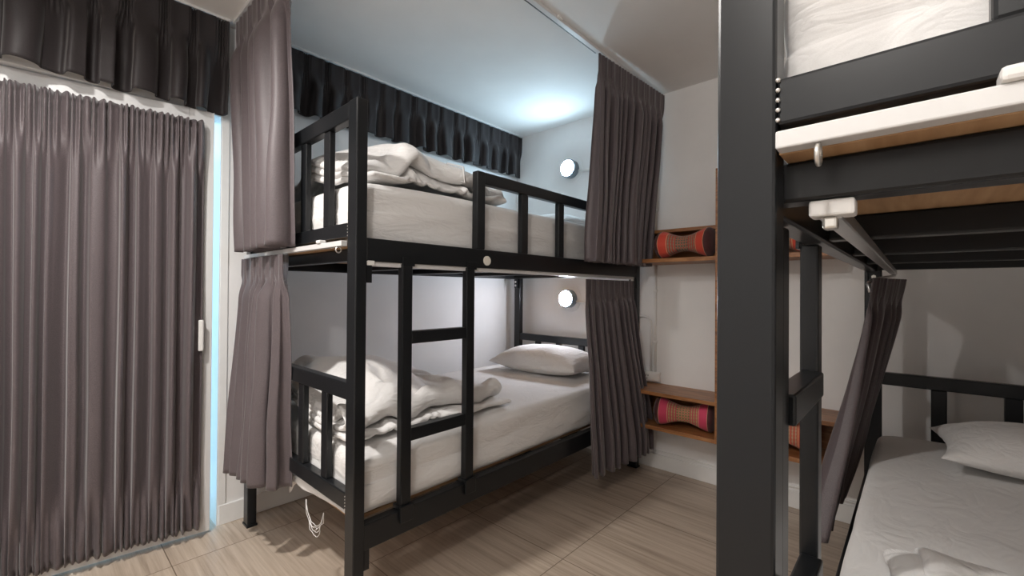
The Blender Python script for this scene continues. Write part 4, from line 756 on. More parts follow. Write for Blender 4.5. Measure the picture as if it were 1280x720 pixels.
DRAPE['bundle'] = (42, 62, (
-375,-3,-4,-4,-4,-2,3,0,-2,-7,-8,-14,12,5,5,3,4,3,3,-1,-13,-4,4,6,1,-1,-1,-2,-6,-7,-11,7,9,6,5,2,-1,-3,3,2,3,0,-4,4,-1,-3,2,1,-2,-5,-4,-6,-8,-3,9,6,6,4,1,0,-3,-3,-5,
-355,-3,-4,-3,-4,-4,3,-2,-7,-5,-3,-12,10,4,9,4,4,2,3,-2,-13,-4,4,7,1,0,-1,-6,-8,-4,-9,4,9,3,3,5,0,-2,4,2,3,0,-4,3,0,-4,0,0,-3,-5,-2,-4,-7,-1,8,3,6,6,3,0,-3,-4,-5,
-335,-3,-4,-3,-4,-5,2,-9,-5,-3,0,-11,9,2,8,12,3,2,1,-1,-14,-4,5,7,2,0,-6,-7,-6,-2,-9,4,6,1,3,4,1,1,6,2,3,1,-5,2,1,-4,-5,-2,-1,-3,-1,-5,-4,0,8,0,5,6,6,1,-3,-3,-6,
-314,-4,-4,-3,-4,-6,-9,-3,-3,-3,0,-8,8,1,5,9,12,2,-2,-6,-6,-3,5,4,4,-4,-7,-7,-4,0,-8,1,5,1,3,2,3,5,6,2,3,1,-6,2,1,-3,-5,-4,-3,-2,-3,-3,-1,-1,7,0,3,4,6,6,-1,-4,-5,
-294,-4,-3,-4,-4,-6,-10,-6,-3,-3,-1,-4,6,0,4,7,12,9,-11,-1,-1,-4,5,4,-1,-6,-7,-5,-3,0,-6,1,3,2,3,2,6,5,6,2,3,1,-5,-4,5,-3,-5,-4,-4,-2,-3,-2,-1,-1,5,-1,3,4,4,6,4,-3,-5,
-273,-4,-4,-4,-5,-10,-8,-6,-3,-2,-2,-2,3,0,4,5,13,-3,6,-6,4,-4,5,3,-5,-6,-6,-3,-4,1,-5,2,2,2,2,3,4,7,6,4,2,1,-5,-7,6,-3,-4,-5,-3,-2,-2,-2,-2,-1,1,2,4,2,5,4,5,-1,-5,
-252,-4,-5,-4,-7,-12,-7,-4,-2,-2,-2,-2,2,0,3,6,3,9,4,-4,2,-4,5,4,-5,-7,-6,-3,-3,-3,0,2,1,2,1,2,4,5,9,4,3,1,-8,-5,5,-2,-6,-4,-2,-2,-2,-1,-1,-2,1,2,3,3,5,5,3,-3,-2,
-232,-4,-5,-5,-9,-11,-7,-3,-2,-2,-1,-1,0,2,3,3,7,8,-4,4,0,-4,4,7,-8,-3,-7,-4,-3,-2,0,1,1,1,2,1,3,5,9,6,0,4,-12,-2,4,-2,-5,-5,-2,-1,-1,-1,0,-1,0,2,3,3,6,1,3,-3,-1,
-213,-7,-1,-6,-11,-11,-5,-3,-2,-1,-1,-1,1,1,3,4,6,1,5,1,0,-4,3,9,-10,-2,-6,-4,-2,-2,0,1,0,1,1,1,3,4,9,6,2,1,-13,2,3,-3,-5,-4,-1,-1,-1,-1,0,0,0,2,2,4,1,3,3,-4,2,
-206,6,0,-9,-12,-9,-5,-3,-2,-1,0,-1,1,1,3,4,3,5,2,3,-1,-4,1,2,-3,-4,-1,-4,-2,-1,-1,0,1,1,0,1,3,4,6,6,4,0,-14,6,2,-3,-4,-6,0,-1,0,-1,0,0,1,1,2,1,2,1,2,1,2,
-186,7,-7,-6,-12,-6,-6,-3,-1,-1,-1,0,1,1,2,3,4,5,3,3,-2,-3,1,-2,0,-4,-3,-1,-2,-1,-1,0,0,1,1,0,3,5,2,4,7,-2,-11,9,-1,-8,0,-4,0,0,-1,0,0,0,1,1,1,1,2,2,2,2,2,
-166,-10,-8,-5,4,-7,-7,-1,-1,-1,0,0,1,1,2,3,3,4,5,2,-2,-2,1,-2,-3,-3,-1,-2,-1,-1,-1,0,0,0,1,0,1,2,3,4,8,-2,-10,0,6,-4,-5,0,1,0,0,0,0,0,1,1,1,1,2,2,2,2,2,
-160,0,-6,-7,-4,-5,2,-1,-1,0,0,0,1,1,2,2,4,5,4,3,-3,-2,1,-2,-3,-3,-2,-1,-2,-1,0,0,0,0,0,0,0,1,2,3,9,0,-9,-4,2,-1,0,1,0,0,0,0,0,1,1,1,1,2,2,2,1,2,2,
-146,0,-5,-13,0,0,2,0,0,0,0,0,0,2,2,2,4,5,4,3,-4,0,-2,-1,-3,-2,-2,-2,-1,-1,0,-1,1,0,0,0,0,0,0,2,8,3,-7,-4,-1,1,1,0,0,1,0,0,0,0,1,2,1,2,2,2,2,1,3,
-128,-6,-7,-4,1,0,1,1,0,0,0,0,0,2,2,3,3,5,-2,8,-3,0,-3,-5,2,-2,-2,-2,-1,-1,-1,0,1,0,0,0,0,0,1,0,6,5,-6,-4,-1,1,0,1,1,0,0,0,0,0,1,2,1,2,2,1,-1,1,2,
-108,-8,-4,-4,1,1,0,0,0,0,0,0,1,1,2,3,3,3,-2,5,2,-1,-10,0,3,-1,-1,-2,-1,-1,0,0,0,0,1,0,0,0,1,0,1,6,-2,-4,0,0,1,0,1,0,0,0,-1,1,1,1,1,2,0,1,0,2,2,
-96,1,-8,1,0,1,0,1,0,-1,0,0,0,2,1,3,0,2,-1,-3,7,2,-6,-1,0,0,0,-1,0,-1,0,0,0,1,0,1,0,0,0,0,0,3,1,-2,-1,1,0,1,0,0,0,0,0,0,0,2,0,1,1,1,1,1,2,
-80,-1,-1,1,1,0,1,0,0,-1,0,0,0,2,1,1,0,0,2,-9,-1,8,2,-1,-1,1,0,0,-1,0,0,0,0,1,1,0,0,0,0,0,0,-1,3,0,0,0,1,0,0,0,0,0,0,0,1,0,1,0,1,1,1,2,1,
-59,-4,2,1,0,1,0,1,0,0,-1,0,0,1,1,1,0,-3,0,-2,-9,2,2,10,-1,2,0,0,0,0,0,0,1,0,0,1,0,0,0,0,0,-5,2,4,0,1,1,0,0,0,0,0,0,0,0,1,0,1,0,1,1,2,2,
-39,-5,3,1,0,1,1,0,0,0,0,0,0,1,0,1,-2,-3,0,0,-8,-3,6,4,3,3,0,1,0,1,0,0,0,1,0,0,0,0,0,0,1,-7,3,4,1,0,1,0,1,0,0,0,0,0,0,0,0,0,1,1,-5,-4,-5,
-24,0,3,1,0,1,1,0,1,1,-1,-1,1,0,1,-1,-2,-3,0,1,-9,-2,6,4,3,2,2,0,1,0,0,1,-1,1,0,1,-1,0,0,-1,0,-4,1,5,1,0,1,0,1,0,0,0,0,0,0,0,0,0,-2,-1,0,-4,-5,
-8,4,1,3,0,1,0,1,1,1,-1,0,0,1,-1,-1,-2,-2,0,-2,-5,-3,6,4,2,2,2,1,1,0,1,0,0,0,0,1,-1,0,0,-1,-4,-1,2,5,1,0,1,0,0,1,0,0,0,1,0,-1,0,-1,-1,-2,-2,-2,-4,
11,4,2,3,1,0,1,0,1,1,0,0,0,0,0,-2,-2,-2,-1,-3,-4,-2,6,4,2,2,2,1,1,1,0,0,0,0,1,0,-1,0,0,-1,-4,0,1,5,1,0,1,0,0,1,1,0,0,0,0,0,-1,-1,-1,-2,-2,-2,-4,
31,4,2,3,1,1,0,0,1,2,-1,0,1,-1,0,-2,-2,-2,-2,-3,-3,-2,6,4,2,2,2,1,1,1,1,0,0,0,0,0,0,0,-1,-1,-4,0,1,6,0,1,0,0,1,0,1,0,1,0,-1,0,-1,-1,-2,-2,-1,-3,-3,
52,4,1,4,1,0,1,0,1,1,0,1,-1,0,-1,-2,-2,-2,-4,-2,-3,-1,6,4,2,2,2,1,1,2,0,1,0,-1,1,0,-1,0,0,-2,-4,0,1,7,0,0,1,0,0,1,0,1,0,0,0,-1,-1,-1,-2,-2,-2,-3,-2,
69,4,4,4,1,1,0,1,1,1,0,0,0,-1,-1,-2,-2,-2,-4,-7,2,-2,7,4,2,2,2,1,1,2,1,1,-1,0,0,0,0,0,-1,-2,-4,0,2,6,0,1,0,0,1,0,1,1,0,0,-1,-1,-1,-1,-2,-2,-3,-2,-2,
88,5,5,3,1,1,0,1,1,2,-1,1,0,-1,-2,-2,-2,-2,-4,-8,3,-2,8,3,2,2,2,1,2,1,1,1,0,0,0,0,0,0,-2,-2,-4,0,2,6,1,1,0,0,0,1,1,0,0,0,-1,-1,-1,-2,-1,-2,-2,-3,-2,
109,4,5,3,1,0,1,1,1,1,1,1,-1,-1,-2,-1,-2,-3,-4,-7,1,-2,9,4,2,2,1,1,2,1,2,0,1,-1,0,0,0,-1,0,-4,-3,0,2,6,1,1,-1,1,0,1,1,1,0,-1,0,-1,-1,-2,-2,-1,-3,-3,-2,
121,7,9,3,-1,3,1,1,1,1,1,1,-1,-1,-1,-2,-3,-2,-3,-7,0,-2,9,4,2,3,-1,3,1,2,1,1,0,0,-1,0,0,-2,-1,-2,-3,0,3,1,2,2,1,1,0,1,1,1,0,0,-1,-1,-1,-1,-2,-2,-4,-4,0,
129,17,11,1,1,2,1,2,1,1,1,1,-1,0,-1,-3,-3,-5,-1,-5,-2,-1,7,-4,4,3,7,3,1,1,2,0,1,0,0,-1,-1,-1,-1,-2,-2,-1,3,0,3,2,1,0,1,1,1,1,0,-1,0,-1,1,-4,-4,-3,-2,0,0,
149,4,5,8,8,6,2,1,2,1,1,1,-1,-1,-2,-1,-3,-5,-4,-1,-2,-1,1,1,5,2,6,4,0,2,1,1,0,0,1,-1,-2,0,-3,-2,0,0,2,0,1,3,0,2,1,1,1,0,0,0,-1,-1,0,-2,-4,-4,-1,2,-1,
170,3,4,7,9,6,1,3,1,2,0,1,-1,-1,-2,-3,-1,-4,-6,0,-2,0,2,-1,0,7,7,-2,4,3,1,2,0,0,0,0,-2,-2,-2,-1,0,-1,3,0,0,2,2,2,1,0,1,1,0,-1,-1,-1,-1,-1,-3,-5,1,1,0,
187,5,4,7,7,7,2,1,3,2,2,0,-1,-2,-2,-6,-6,3,-8,4,-2,1,-1,-12,10,9,-2,6,6,2,2,2,0,0,-1,0,-1,-2,-3,0,0,0,2,0,0,1,2,3,-1,2,1,1,0,-1,-1,-2,-3,0,-3,-4,-7,8,1,
204,6,7,6,7,4,-1,5,4,4,1,0,-1,-2,-4,-5,-6,-6,0,4,-1,1,-2,-12,11,5,1,7,5,4,2,2,0,-1,-1,-2,-2,2,-3,-2,2,-1,-2,-2,6,2,2,1,-1,4,1,2,0,-2,-2,-2,-3,-6,0,-3,-6,7,3,
225,5,7,5,6,-6,8,8,3,3,3,0,-2,-2,-4,-6,-7,-4,1,4,-1,1,-7,-9,10,0,8,7,5,4,3,2,1,-2,-3,-2,-6,0,5,-3,0,1,-1,-2,6,1,-7,3,8,0,5,1,0,-2,-2,-3,-3,-6,-4,-1,-6,4,9,
246,3,7,5,-6,2,11,8,4,5,1,0,-2,-3,-4,-4,-6,-6,3,3,-2,1,-13,-1,2,6,8,6,6,4,3,2,1,-1,-4,-3,-6,-6,4,7,-3,1,-2,2,4,-11,0,8,6,2,6,1,-1,-2,-2,-3,-4,-5,-5,-4,-1,2,4,
267,2,5,2,-8,5,12,7,5,7,-1,0,-2,-2,-5,-6,-9,2,4,3,-3,1,-11,-1,0,6,6,6,6,4,3,2,3,-1,-6,-3,-6,-8,2,8,0,1,1,0,-8,-3,2,9,4,6,5,1,-2,-2,-2,-3,-4,-5,-4,-4,0,4,3,
288,-1,-3,0,0,5,10,11,6,7,-2,-2,-1,-2,-5,-9,-3,3,3,5,-4,0,-10,0,0,0,6,7,6,4,2,2,6,-1,-5,-5,-8,-8,1,6,6,0,-3,5,-8,-3,1,8,7,5,5,1,-4,-3,-1,-2,-4,-6,-4,-1,2,4,2,
307,-2,0,0,0,1,5,12,3,14,-7,1,-1,0,-9,-4,-1,3,3,4,-3,0,-8,-1,0,0,3,5,7,3,1,3,8,-1,-6,-9,-10,0,3,5,5,2,-6,6,-8,-2,-1,4,9,7,5,2,-7,-3,-1,-1,-4,-5,-2,1,1,0,6,
325,0,1,0,0,0,0,7,5,18,-8,1,-4,4,-9,0,0,-1,3,6,-2,0,-8,-2,1,0,1,4,7,2,0,4,10,-2,-16,-6,-3,4,3,4,5,2,-6,3,-6,-2,-1,1,5,10,8,2,-8,-5,0,0,-4,-4,-1,2,0,0,6,
345,0,1,0,0,0,0,1,5,19,-3,-11,2,6,-6,1,0,0,-1,4,3,-3,-8,1,0,1,1,2,6,0,0,8,9,-6,-16,-5,2,4,3,4,3,3,-5,0,-3,-3,-1,-1,3,7,12,4,-8,-7,-1,2,-4,-2,0,1,1,0,5,
362,4,0,0,0,0,0,1,-1,1,21,-14,3,2,1,1,0,0,0,-1,6,-4,-8,2,1,1,1,1,3,0,-1,10,9,-10,-17,2,2,4,3,4,-1,8,-6,1,-4,-3,-1,-1,0,5,13,6,-7,-9,0,2,-3,0,0,1,0,1,3,
381,7,-1,-1,0,0,1,0,1,-13,28,-10,4,3,2,1,1,0,-1,-3,6,-5,-7,5,1,0,2,0,2,-2,-2,7,12,-26,1,3,2,3,4,1,1,10,-7,1,-6,-2,-1,-1,0,1,14,8,-8,-10,1,3,0,0,1,0,1,1,3,
-418,41,42,41,42,41,42,41,41,40,40,34,29,39,41,42,42,41,41,34,43,-16,-47,-22,-39,-39,-39,-39,-37,-35,-27,-38,-35,-37,-38,-38,-39,-40,-38,-39,-39,-50,41,40,37,35,37,36,36,36,35,35,33,37,26,33,34,36,37,36,34,32,35,
-418,41,42,41,42,39,41,41,40,40,41,35,32,39,38,41,41,42,41,37,45,-15,-46,-27,-39,-40,-39,-37,-35,-38,-28,-38,-36,-38,-38,-38,-39,-38,-37,-39,-39,-50,39,42,36,34,37,36,35,36,36,35,34,37,27,35,34,35,35,37,36,32,35,
-419,42,41,42,41,37,42,38,40,41,41,37,34,41,38,36,41,41,42,39,46,-12,-46,-32,-39,-40,-36,-36,-36,-38,-32,-38,-37,-38,-38,-38,-39,-38,-34,-39,-39,-50,38,41,37,35,34,35,36,36,36,34,36,37,29,36,35,34,34,36,37,33,36,
-419,41,42,41,41,35,39,40,40,41,42,38,36,41,39,38,35,41,39,38,49,-5,-46,-38,-38,-38,-35,-36,-37,-39,-33,-39,-38,-38,-38,-39,-38,-35,-34,-39,-39,-49,34,43,37,35,33,35,35,36,36,35,37,36,32,36,36,34,34,34,36,35,36,
-420,42,41,42,41,38,35,37,41,41,41,40,38,41,40,38,35,37,39,40,47,0,-48,-38,-39,-36,-35,-37,-38,-38,-36,-39,-39,-38,-38,-38,-35,-34,-36,-38,-39,-49,33,43,35,36,34,33,36,35,36,36,36,37,34,36,36,34,34,35,34,37,36,
-420,42,41,42,40,35,35,39,40,41,41,41,40,41,40,39,35,39,33,41,48,1,-48,-39,-36,-36,-37,-38,-37,-39,-37,-39,-39,-38,-39,-37,-36,-34,-34,-38,-39,-47,33,40,35,35,34,34,35,36,36,36,36,37,36,35,35,36,34,35,34,37,36,
-419,42,41,42,38,32,36,40,40,41,41,42,40,42,39,40,39,33,37,40,46,2,-49,-39,-37,-34,-37,-38,-38,-38,-39,-39,-39,-38,-39,-37,-37,-34,-32,-36,-39,-46,38,31,35,36,33,34,35,36,36,36,37,36,37,35,36,36,34,34,36,36,36,
-417,41,42,41,35,32,37,39,41,41,41,42,42,40,41,40,36,37,40,36,45,0,-49,-38,-33,-38,-36,-38,-38,-39,-39,-39,-39,-39,-38,-38,-37,-34,-31,-34,-38,-47,28,38,36,35,34,33,36,36,36,36,37,36,37,36,36,36,34,36,35,36,36,
-413,40,41,40,32,32,39,39,41,41,41,42,42,41,41,40,37,40,34,40,44,-3,-49,-37,-31,-38,-38,-38,-38,-39,-39,-39,-39,-39,-38,-39,-36,-36,-31,-34,-37,-47,25,41,36,36,33,34,36,36,36,36,37,36,37,36,36,36,36,36,35,37,35,
-407,37,42,35,31,35,38,40,41,41,41,42,42,41,41,40,40,33,40,39,45,-7,-48,-38,-38,-28,-39,-38,-39,-38,-39,-40,-39,-38,-39,-38,-37,-36,-34,-33,-37,-46,24,43,37,35,34,33,36,36,37,36,36,37,37,36,36,37,36,36,36,36,35,
-410,42,36,38,30,39,38,39,41,42,41,41,42,42,41,40,38,36,38,40,45,-8,-49,-35,-37,-34,-35,-39,-38,-39,-39,-39,-39,-39,-39,-38,-37,-36,-37,-35,-35,-47,28,43,36,33,36,34,37,36,36,36,37,37,36,37,36,37,36,34,35,36,36,
-408,32,38,37,40,38,36,41,41,42,41,42,41,42,41,40,39,37,36,40,46,-9,-49,-36,-32,-36,-38,-38,-38,-39,-39,-39,-39,-39,-39,-39,-38,-38,-36,-36,-35,-47,31,42,36,35,34,36,36,37,36,36,37,37,36,37,36,36,35,35,35,36,36,
-386,10,37,37,38,39,41,40,41,42,42,41,42,41,41,40,38,38,36,40,47,-8,-49,-38,-35,-35,-35,-38,-39,-39,-39,-39,-39,-39,-39,-39,-39,-38,-38,-36,-34,-48,34,39,36,37,35,37,35,37,36,37,36,37,36,37,36,36,35,34,35,36,36,
-401,34,38,37,36,36,37,41,42,41,42,41,42,41,41,41,39,36,36,39,48,-6,-49,-37,-35,-36,-37,-38,-39,-38,-39,-40,-39,-39,-39,-39,-39,-36,-35,-37,-38,-49,38,38,36,36,34,36,36,37,36,37,37,36,37,36,36,37,34,34,35,36,35,
-395,38,38,27,35,39,39,39,41,42,42,41,42,41,41,40,39,37,41,35,47,-6,-47,-36,-38,-37,-36,-38,-39,-38,-39,-40,-39,-39,-39,-39,-36,-37,-35,-35,-39,-49,37,37,36,36,35,34,36,37,36,37,37,36,37,36,37,35,34,36,36,36,35,
-388,40,32,23,38,37,39,40,41,43,41,42,41,41,42,39,39,40,40,38,41,-11,-37,-37,-39,-37,-38,-37,-39,-39,-39,-39,-39,-39,-39,-39,-37,-37,-35,-37,-33,-48,33,37,36,35,35,35,36,36,37,36,37,37,36,36,37,35,36,36,36,35,35,
-388,41,23,31,37,38,40,40,41,42,42,41,42,41,41,40,42,40,31,31,42,-7,-29,-37,-36,-38,-39,-38,-39,-39,-39,-39,-39,-39,-39,-38,-38,-37,-37,-37,-25,-49,30,35,36,35,34,36,36,36,36,37,37,36,37,36,37,36,36,36,35,32,35,
-390,33,38,25,38,38,40,40,42,41,42,42,41,41,42,41,37,39,39,15,40,-5,-18,-37,-37,-36,-38,-39,-38,-39,-39,-39,-39,-40,-38,-39,-38,-37,-36,-37,-20,-48,27,32,36,35,34,35,36,36,37,36,37,37,36,37,36,36,36,35,35,35,29,
-389,38,33,24,38,38,40,40,41,42,41,42,42,41,42,39,40,40,26,26,29,-7,-20,-20,-37,-39,-38,-37,-39,-39,-39,-39,-39,-39,-39,-39,-37,-37,-36,-38,-19,-43,28,25,36,34,35,35,36,36,36,37,37,37,36,37,36,36,36,36,36,32,31,
-386,40,26,25,38,39,39,41,41,42,41,42,41,42,41,40,41,35,37,24,24,2,-22,-32,-35,-34,-39,-38,-39,-39,-39,-39,-39,-40,-38,-39,-37,-38,-36,-36,-21,-40,22,29,36,34,34,36,35,36,37,37,36,37,37,36,36,37,36,36,28,30,30,
-388,41,23,29,38,38,39,41,41,42,41,42,42,41,42,40,39,36,38,27,18,10,-28,-30,-35,-37,-37,-39,-38,-39,-40,-39,-39,-39,-39,-38,-38,-37,-36,-36,-27,-34,19,31,36,34,34,35,36,37,36,37,37,37,36,37,36,36,35,34,36,27,28,
-388,41,26,26,37,38,40,40,41,43,41,41,42,42,40,40,39,39,36,22,28,10,-32,-30,-37,-37,-36,-38,-39,-38,-40,-39,-39,-39,-39,-39,-37,-37,-36,-36,-21,-37,13,35,34,34,35,35,36,36,37,37,36,37,37,36,36,35,35,34,34,35,24,
-391,41,28,26,37,38,40,40,41,42,42,42,41,42,41,40,39,39,32,33,25,8,-34,-31,-36,-36,-38,-37,-39,-39,-40,-39,-39,-39,-39,-38,-38,-37,-36,-36,-21,-37,12,36,35,34,34,35,36,36,37,37,37,36,37,36,36,36,35,35,34,32,26,
-394,41,31,26,36,38,40,41,41,42,41,42,41,42,41,40,39,38,37,25,29,11,-36,-32,-36,-36,-37,-38,-39,-39,-39,-39,-39,-40,-38,-39,-37,-38,-35,-37,-20,-40,13,37,35,34,35,35,36,36,36,37,37,37,36,36,37,35,35,34,35,30,30,
-396,40,34,26,36,38,39,41,41,42,41,42,42,41,41,40,40,38,34,34,27,9,-38,-33,-35,-37,-37,-38,-38,-39,-39,-40,-39,-39,-39,-38,-38,-37,-36,-35,-21,-44,15,38,36,33,35,35,36,36,37,37,36,37,37,36,36,36,34,35,34,32,30,
-400,40,40,24,36,37,40,41,40,43,41,42,41,42,41,40,39,38,37,22,38,11,-41,-35,-35,-35,-37,-38,-38,-40,-39,-39,-39,-39,-39,-38,-38,-38,-35,-34,-24,-45,15,41,36,33,34,36,36,36,36,37,37,37,36,37,36,35,36,33,32,33,34,
-400,40,38,28,35,36,40,40,41,42,42,42,41,42,41,40,39,38,34,22,43,12,-42,-37,-35,-36,-36,-38,-38,-40,-39,-39,-39,-39,-39,-38,-38,-38,-35,-33,-27,-47,17,44,34,33,35,36,36,36,36,37,37,37,36,37,36,36,33,34,34,33,35,
-402,40,39,32,30,39,40,40,41,41,43,41,42,41,41,40,40,34,34,27,46,10,-43,-37,-36,-36,-36,-39,-38,-39,-39,-39,-39,-39,-39,-39,-37,-38,-37,-30,-32,-48,21,42,35,35,36,34,36,37,36,37,36,37,37,36,36,37,35,33,34,35,34,
-407,39,41,31,39,37,38,41,41,42,41,41,42,42,41,39,39,39,29,33,46,9,-43,-37,-37,-37,-39,-36,-38,-40,-39,-39,-39,-39,-39,-38,-38,-37,-36,-37,-30,-48,25,44,34,35,33,36,36,36,36,37,37,36,37,36,37,36,35,36,35,35,33,
-399,32,37,36,37,38,39,41,41,41,41,42,42,41,41,38,39,37,39,31,46,7,-50,-38,-37,-36,-36,-34,-38,-39,-39,-40,-39,-39,-39,-38,-38,-38,-36,-36,-32,-49,29,43,33,34,35,36,35,36,37,37,36,37,36,37,37,34,34,35,35,37,34,
-399,42,37,36,33,35,39,40,41,41,41,42,42,41,41,41,34,36,38,40,45,1,-49,-38,-36,-37,-31,-37,-39,-39,-39,-39,-39,-39,-39,-39,-37,-37,-35,-36,-37,-50,34,41,35,34,35,34,35,37,36,37,37,36,37,36,37,36,33,32,37,36,36,
-398,41,41,35,32,36,40,37,41,42,41,42,42,41,41,40,39,31,41,40,47,-6,-48,-38,-38,-28,-34,-39,-38,-39,-39,-39,-40,-39,-39,-39,-36,-36,-35,-38,-38,-50,36,41,36,34,34,32,36,37,36,37,37,36,37,36,37,36,35,29,37,37,36,
-398,42,41,36,35,35,34,41,41,41,42,42,41,42,41,38,38,40,36,41,47,-10,-49,-31,-34,-32,-39,-37,-39,-39,-39,-39,-39,-39,-39,-39,-38,-36,-34,-39,-38,-50,37,41,37,33,31,35,37,36,36,37,37,36,37,36,36,36,36,35,32,35,37,
-398,41,41,36,34,33,41,40,41,41,41,42,41,42,40,39,38,37,40,41,46,-9,-49,-31,-31,-37,-39,-36,-38,-39,-39,-39,-39,-39,-38,-39,-37,-39,-35,-36,-40,-49,42,39,34,28,36,36,36,36,36,36,37,36,37,36,37,34,36,35,33,35,36,
-400,41,41,35,32,41,40,38,42,41,41,41,41,42,40,38,37,38,41,42,45,-5,-47,-35,-33,-39,-36,-36,-38,-39,-39,-38,-39,-39,-38,-38,-36,-38,-39,-36,-39,-48,40,38,33,33,36,36,33,36,36,36,37,36,36,37,35,35,34,36,34,36,33,
-403,41,41,32,41,41,37,39,41,40,41,42,41,41,40,39,38,36,42,41,46,0,-45,-39,-38,-37,-35,-37,-38,-38,-39,-39,-38,-39,-37,-38,-36,-37,-38,-39,-37,-48,42,31,36,34,36,33,35,36,35,36,37,36,36,36,36,34,34,35,36,36,36,
-406,42,37,42,40,40,36,40,40,38,41,41,41,41,39,38,37,40,41,42,45,5,-47,-39,-39,-37,-36,-37,-38,-38,-38,-39,-38,-39,-36,-38,-35,-35,-39,-38,-38,-48,36,36,33,36,36,33,36,33,35,37,36,36,36,36,35,34,35,35,36,36,36,
-408,41,40,41,42,41,37,37,38,38,41,40,42,40,39,35,40,42,40,40,48,7,-48,-39,-39,-39,-38,-36,-36,-38,-39,-39,-37,-38,-36,-37,-34,-34,-39,-38,-39,-48,40,30,32,37,37,32,34,34,35,37,35,36,36,36,34,34,35,36,36,36,36,
-410,40,42,41,42,42,40,36,39,32,40,41,41,41,36,39,42,40,40,41,47,8,-48,-39,-39,-39,-39,-37,-36,-38,-39,-38,-36,-38,-34,-34,-33,-38,-39,-38,-39,-47,28,40,32,36,37,36,31,33,35,36,34,35,37,36,34,34,36,36,35,36,36,
-408,36,42,42,41,42,42,39,38,27,39,41,40,41,37,41,42,41,40,39,49,6,-48,-39,-38,-38,-39,-39,-36,-38,-39,-38,-34,-39,-27,-34,-37,-39,-39,-37,-38,-49,22,43,34,36,37,36,34,31,33,36,33,35,36,36,35,35,36,36,36,32,37,
-408,33,42,42,42,42,41,42,39,26,41,33,41,42,38,42,41,42,41,40,49,-1,-46,-35,-38,-39,-39,-39,-37,-39,-39,-36,-34,-37,-25,-35,-39,-39,-38,-38,-40,-48,22,41,36,36,37,37,35,33,29,36,32,34,36,36,35,36,37,36,35,30,37,
-416,38,42,42,42,42,42,41,42,35,32,28,41,41,42,41,42,41,42,41,45,-5,-47,-26,-39,-39,-39,-39,-39,-39,-39,-33,-35,-33,-24,-39,-39,-39,-39,-38,-38,-49,24,39,36,35,37,37,36,34,28,35,32,32,36,36,36,36,37,37,32,30,36,
-422,41,42,42,42,42,42,41,42,40,22,32,41,42,41,42,42,42,41,42,43,-12,-47,-17,-39,-39,-39,-39,-40,-38,-40,-36,-31,-18,-38,-39,-39,-39,-39,-40,-40,-44,27,38,30,37,37,36,37,37,26,33,32,31,36,36,37,37,36,37,34,27,36,
14,2,-2,-1,1,4,-4,1,7,10,10,20,-27,-14,-7,0,0,0,-1,25,-18,26,12,-31,1,0,0,1,12,17,26,-10,-14,-10,-9,-7,-2,2,-7,-1,2,6,21,-14,1,10,-2,3,6,9,9,10,13,3,-25,-14,-12,-7,-3,1,13,19,-9,
14,0,0,0,0,13,-6,7,11,10,6,18,-25,-12,-16,-4,0,-2,2,20,-17,28,9,-26,1,-1,2,12,14,12,24,-7,-14,-7,-10,-10,-5,0,-13,0,1,5,24,-11,-2,13,3,5,8,10,6,9,12,1,-23,-9,-13,-11,-7,-2,8,18,-8,
14,0,0,0,0,19,-1,13,11,8,5,16,-21,-10,-15,-18,-5,-2,5,13,-15,28,9,-20,-2,3,12,14,14,8,21,-6,-11,-7,-9,-10,-7,-6,-19,2,-2,5,27,-9,-2,11,13,7,7,9,6,11,8,0,-20,-7,-11,-12,-12,-6,2,15,-5,
15,-1,0,0,1,23,11,11,9,8,4,14,-18,-8,-13,-16,-19,-5,14,-14,0,29,7,-8,-6,11,15,13,12,6,18,-4,-10,-7,-8,-9,-9,-16,-18,-2,-1,4,31,-7,-1,9,15,11,9,7,10,8,4,2,-17,-5,-9,-12,-12,-14,-2,9,-2,
14,0,0,0,4,16,21,16,9,8,6,10,-15,-7,-12,-15,-18,-17,-6,13,-11,28,6,-6,7,13,14,13,11,4,15,-3,-7,-9,-8,-9,-17,-17,-15,-7,0,2,33,7,-8,9,12,14,10,8,8,7,5,3,-13,-5,-9,-11,-11,-13,-11,0,5,
14,0,3,-2,9,21,21,14,10,9,7,5,-11,-6,-11,-13,-19,-11,-23,-1,0,31,8,-3,13,14,12,10,11,5,11,-4,-6,-7,-9,-10,-14,-19,-18,-10,4,-7,35,17,-9,8,13,14,10,8,7,7,4,4,-7,-8,-12,-7,-12,-11,-11,-4,2,
14,0,1,3,14,25,18,14,10,8,6,4,-8,-5,-11,-13,-10,-25,-18,-11,6,32,11,-4,12,17,12,8,10,10,4,-4,-4,-7,-8,-11,-13,-17,-22,-14,3,-9,28,32,-9,8,14,13,10,8,8,5,3,3,-5,-9,-9,-6,-11,-13,-8,-3,-4,
14,0,0,8,21,24,17,14,10,7,5,2,-2,-8,-10,-9,-19,-19,-10,-20,8,32,14,-9,18,9,15,8,8,8,2,-1,-3,-7,-8,-10,-13,-17,-23,-18,-9,-1,38,26,-4,7,15,14,9,7,8,5,1,2,-5,-7,-6,-7,-13,-6,-9,-1,-8,
14,11,-7,12,24,24,16,12,10,7,4,1,-2,-7,-8,-10,-17,-12,-25,-11,8,33,15,-12,21,8,11,8,7,6,3,-1,-2,-6,-8,-9,-13,-16,-23,-18,-13,2,40,21,-2,9,14,14,8,6,7,5,1,0,-4,-5,-5,-8,-4,-8,-9,-2,-10,
33,-17,5,21,25,21,15,12,8,6,4,1,-3,-5,-8,-11,-12,-25,-12,-14,11,32,17,-5,-3,26,4,9,6,5,3,0,-2,-6,-7,-7,-13,-16,-18,-19,-14,3,41,15,0,10,11,15,6,6,6,4,1,-1,-2,-5,-6,-2,-5,-6,-7,-8,-10,
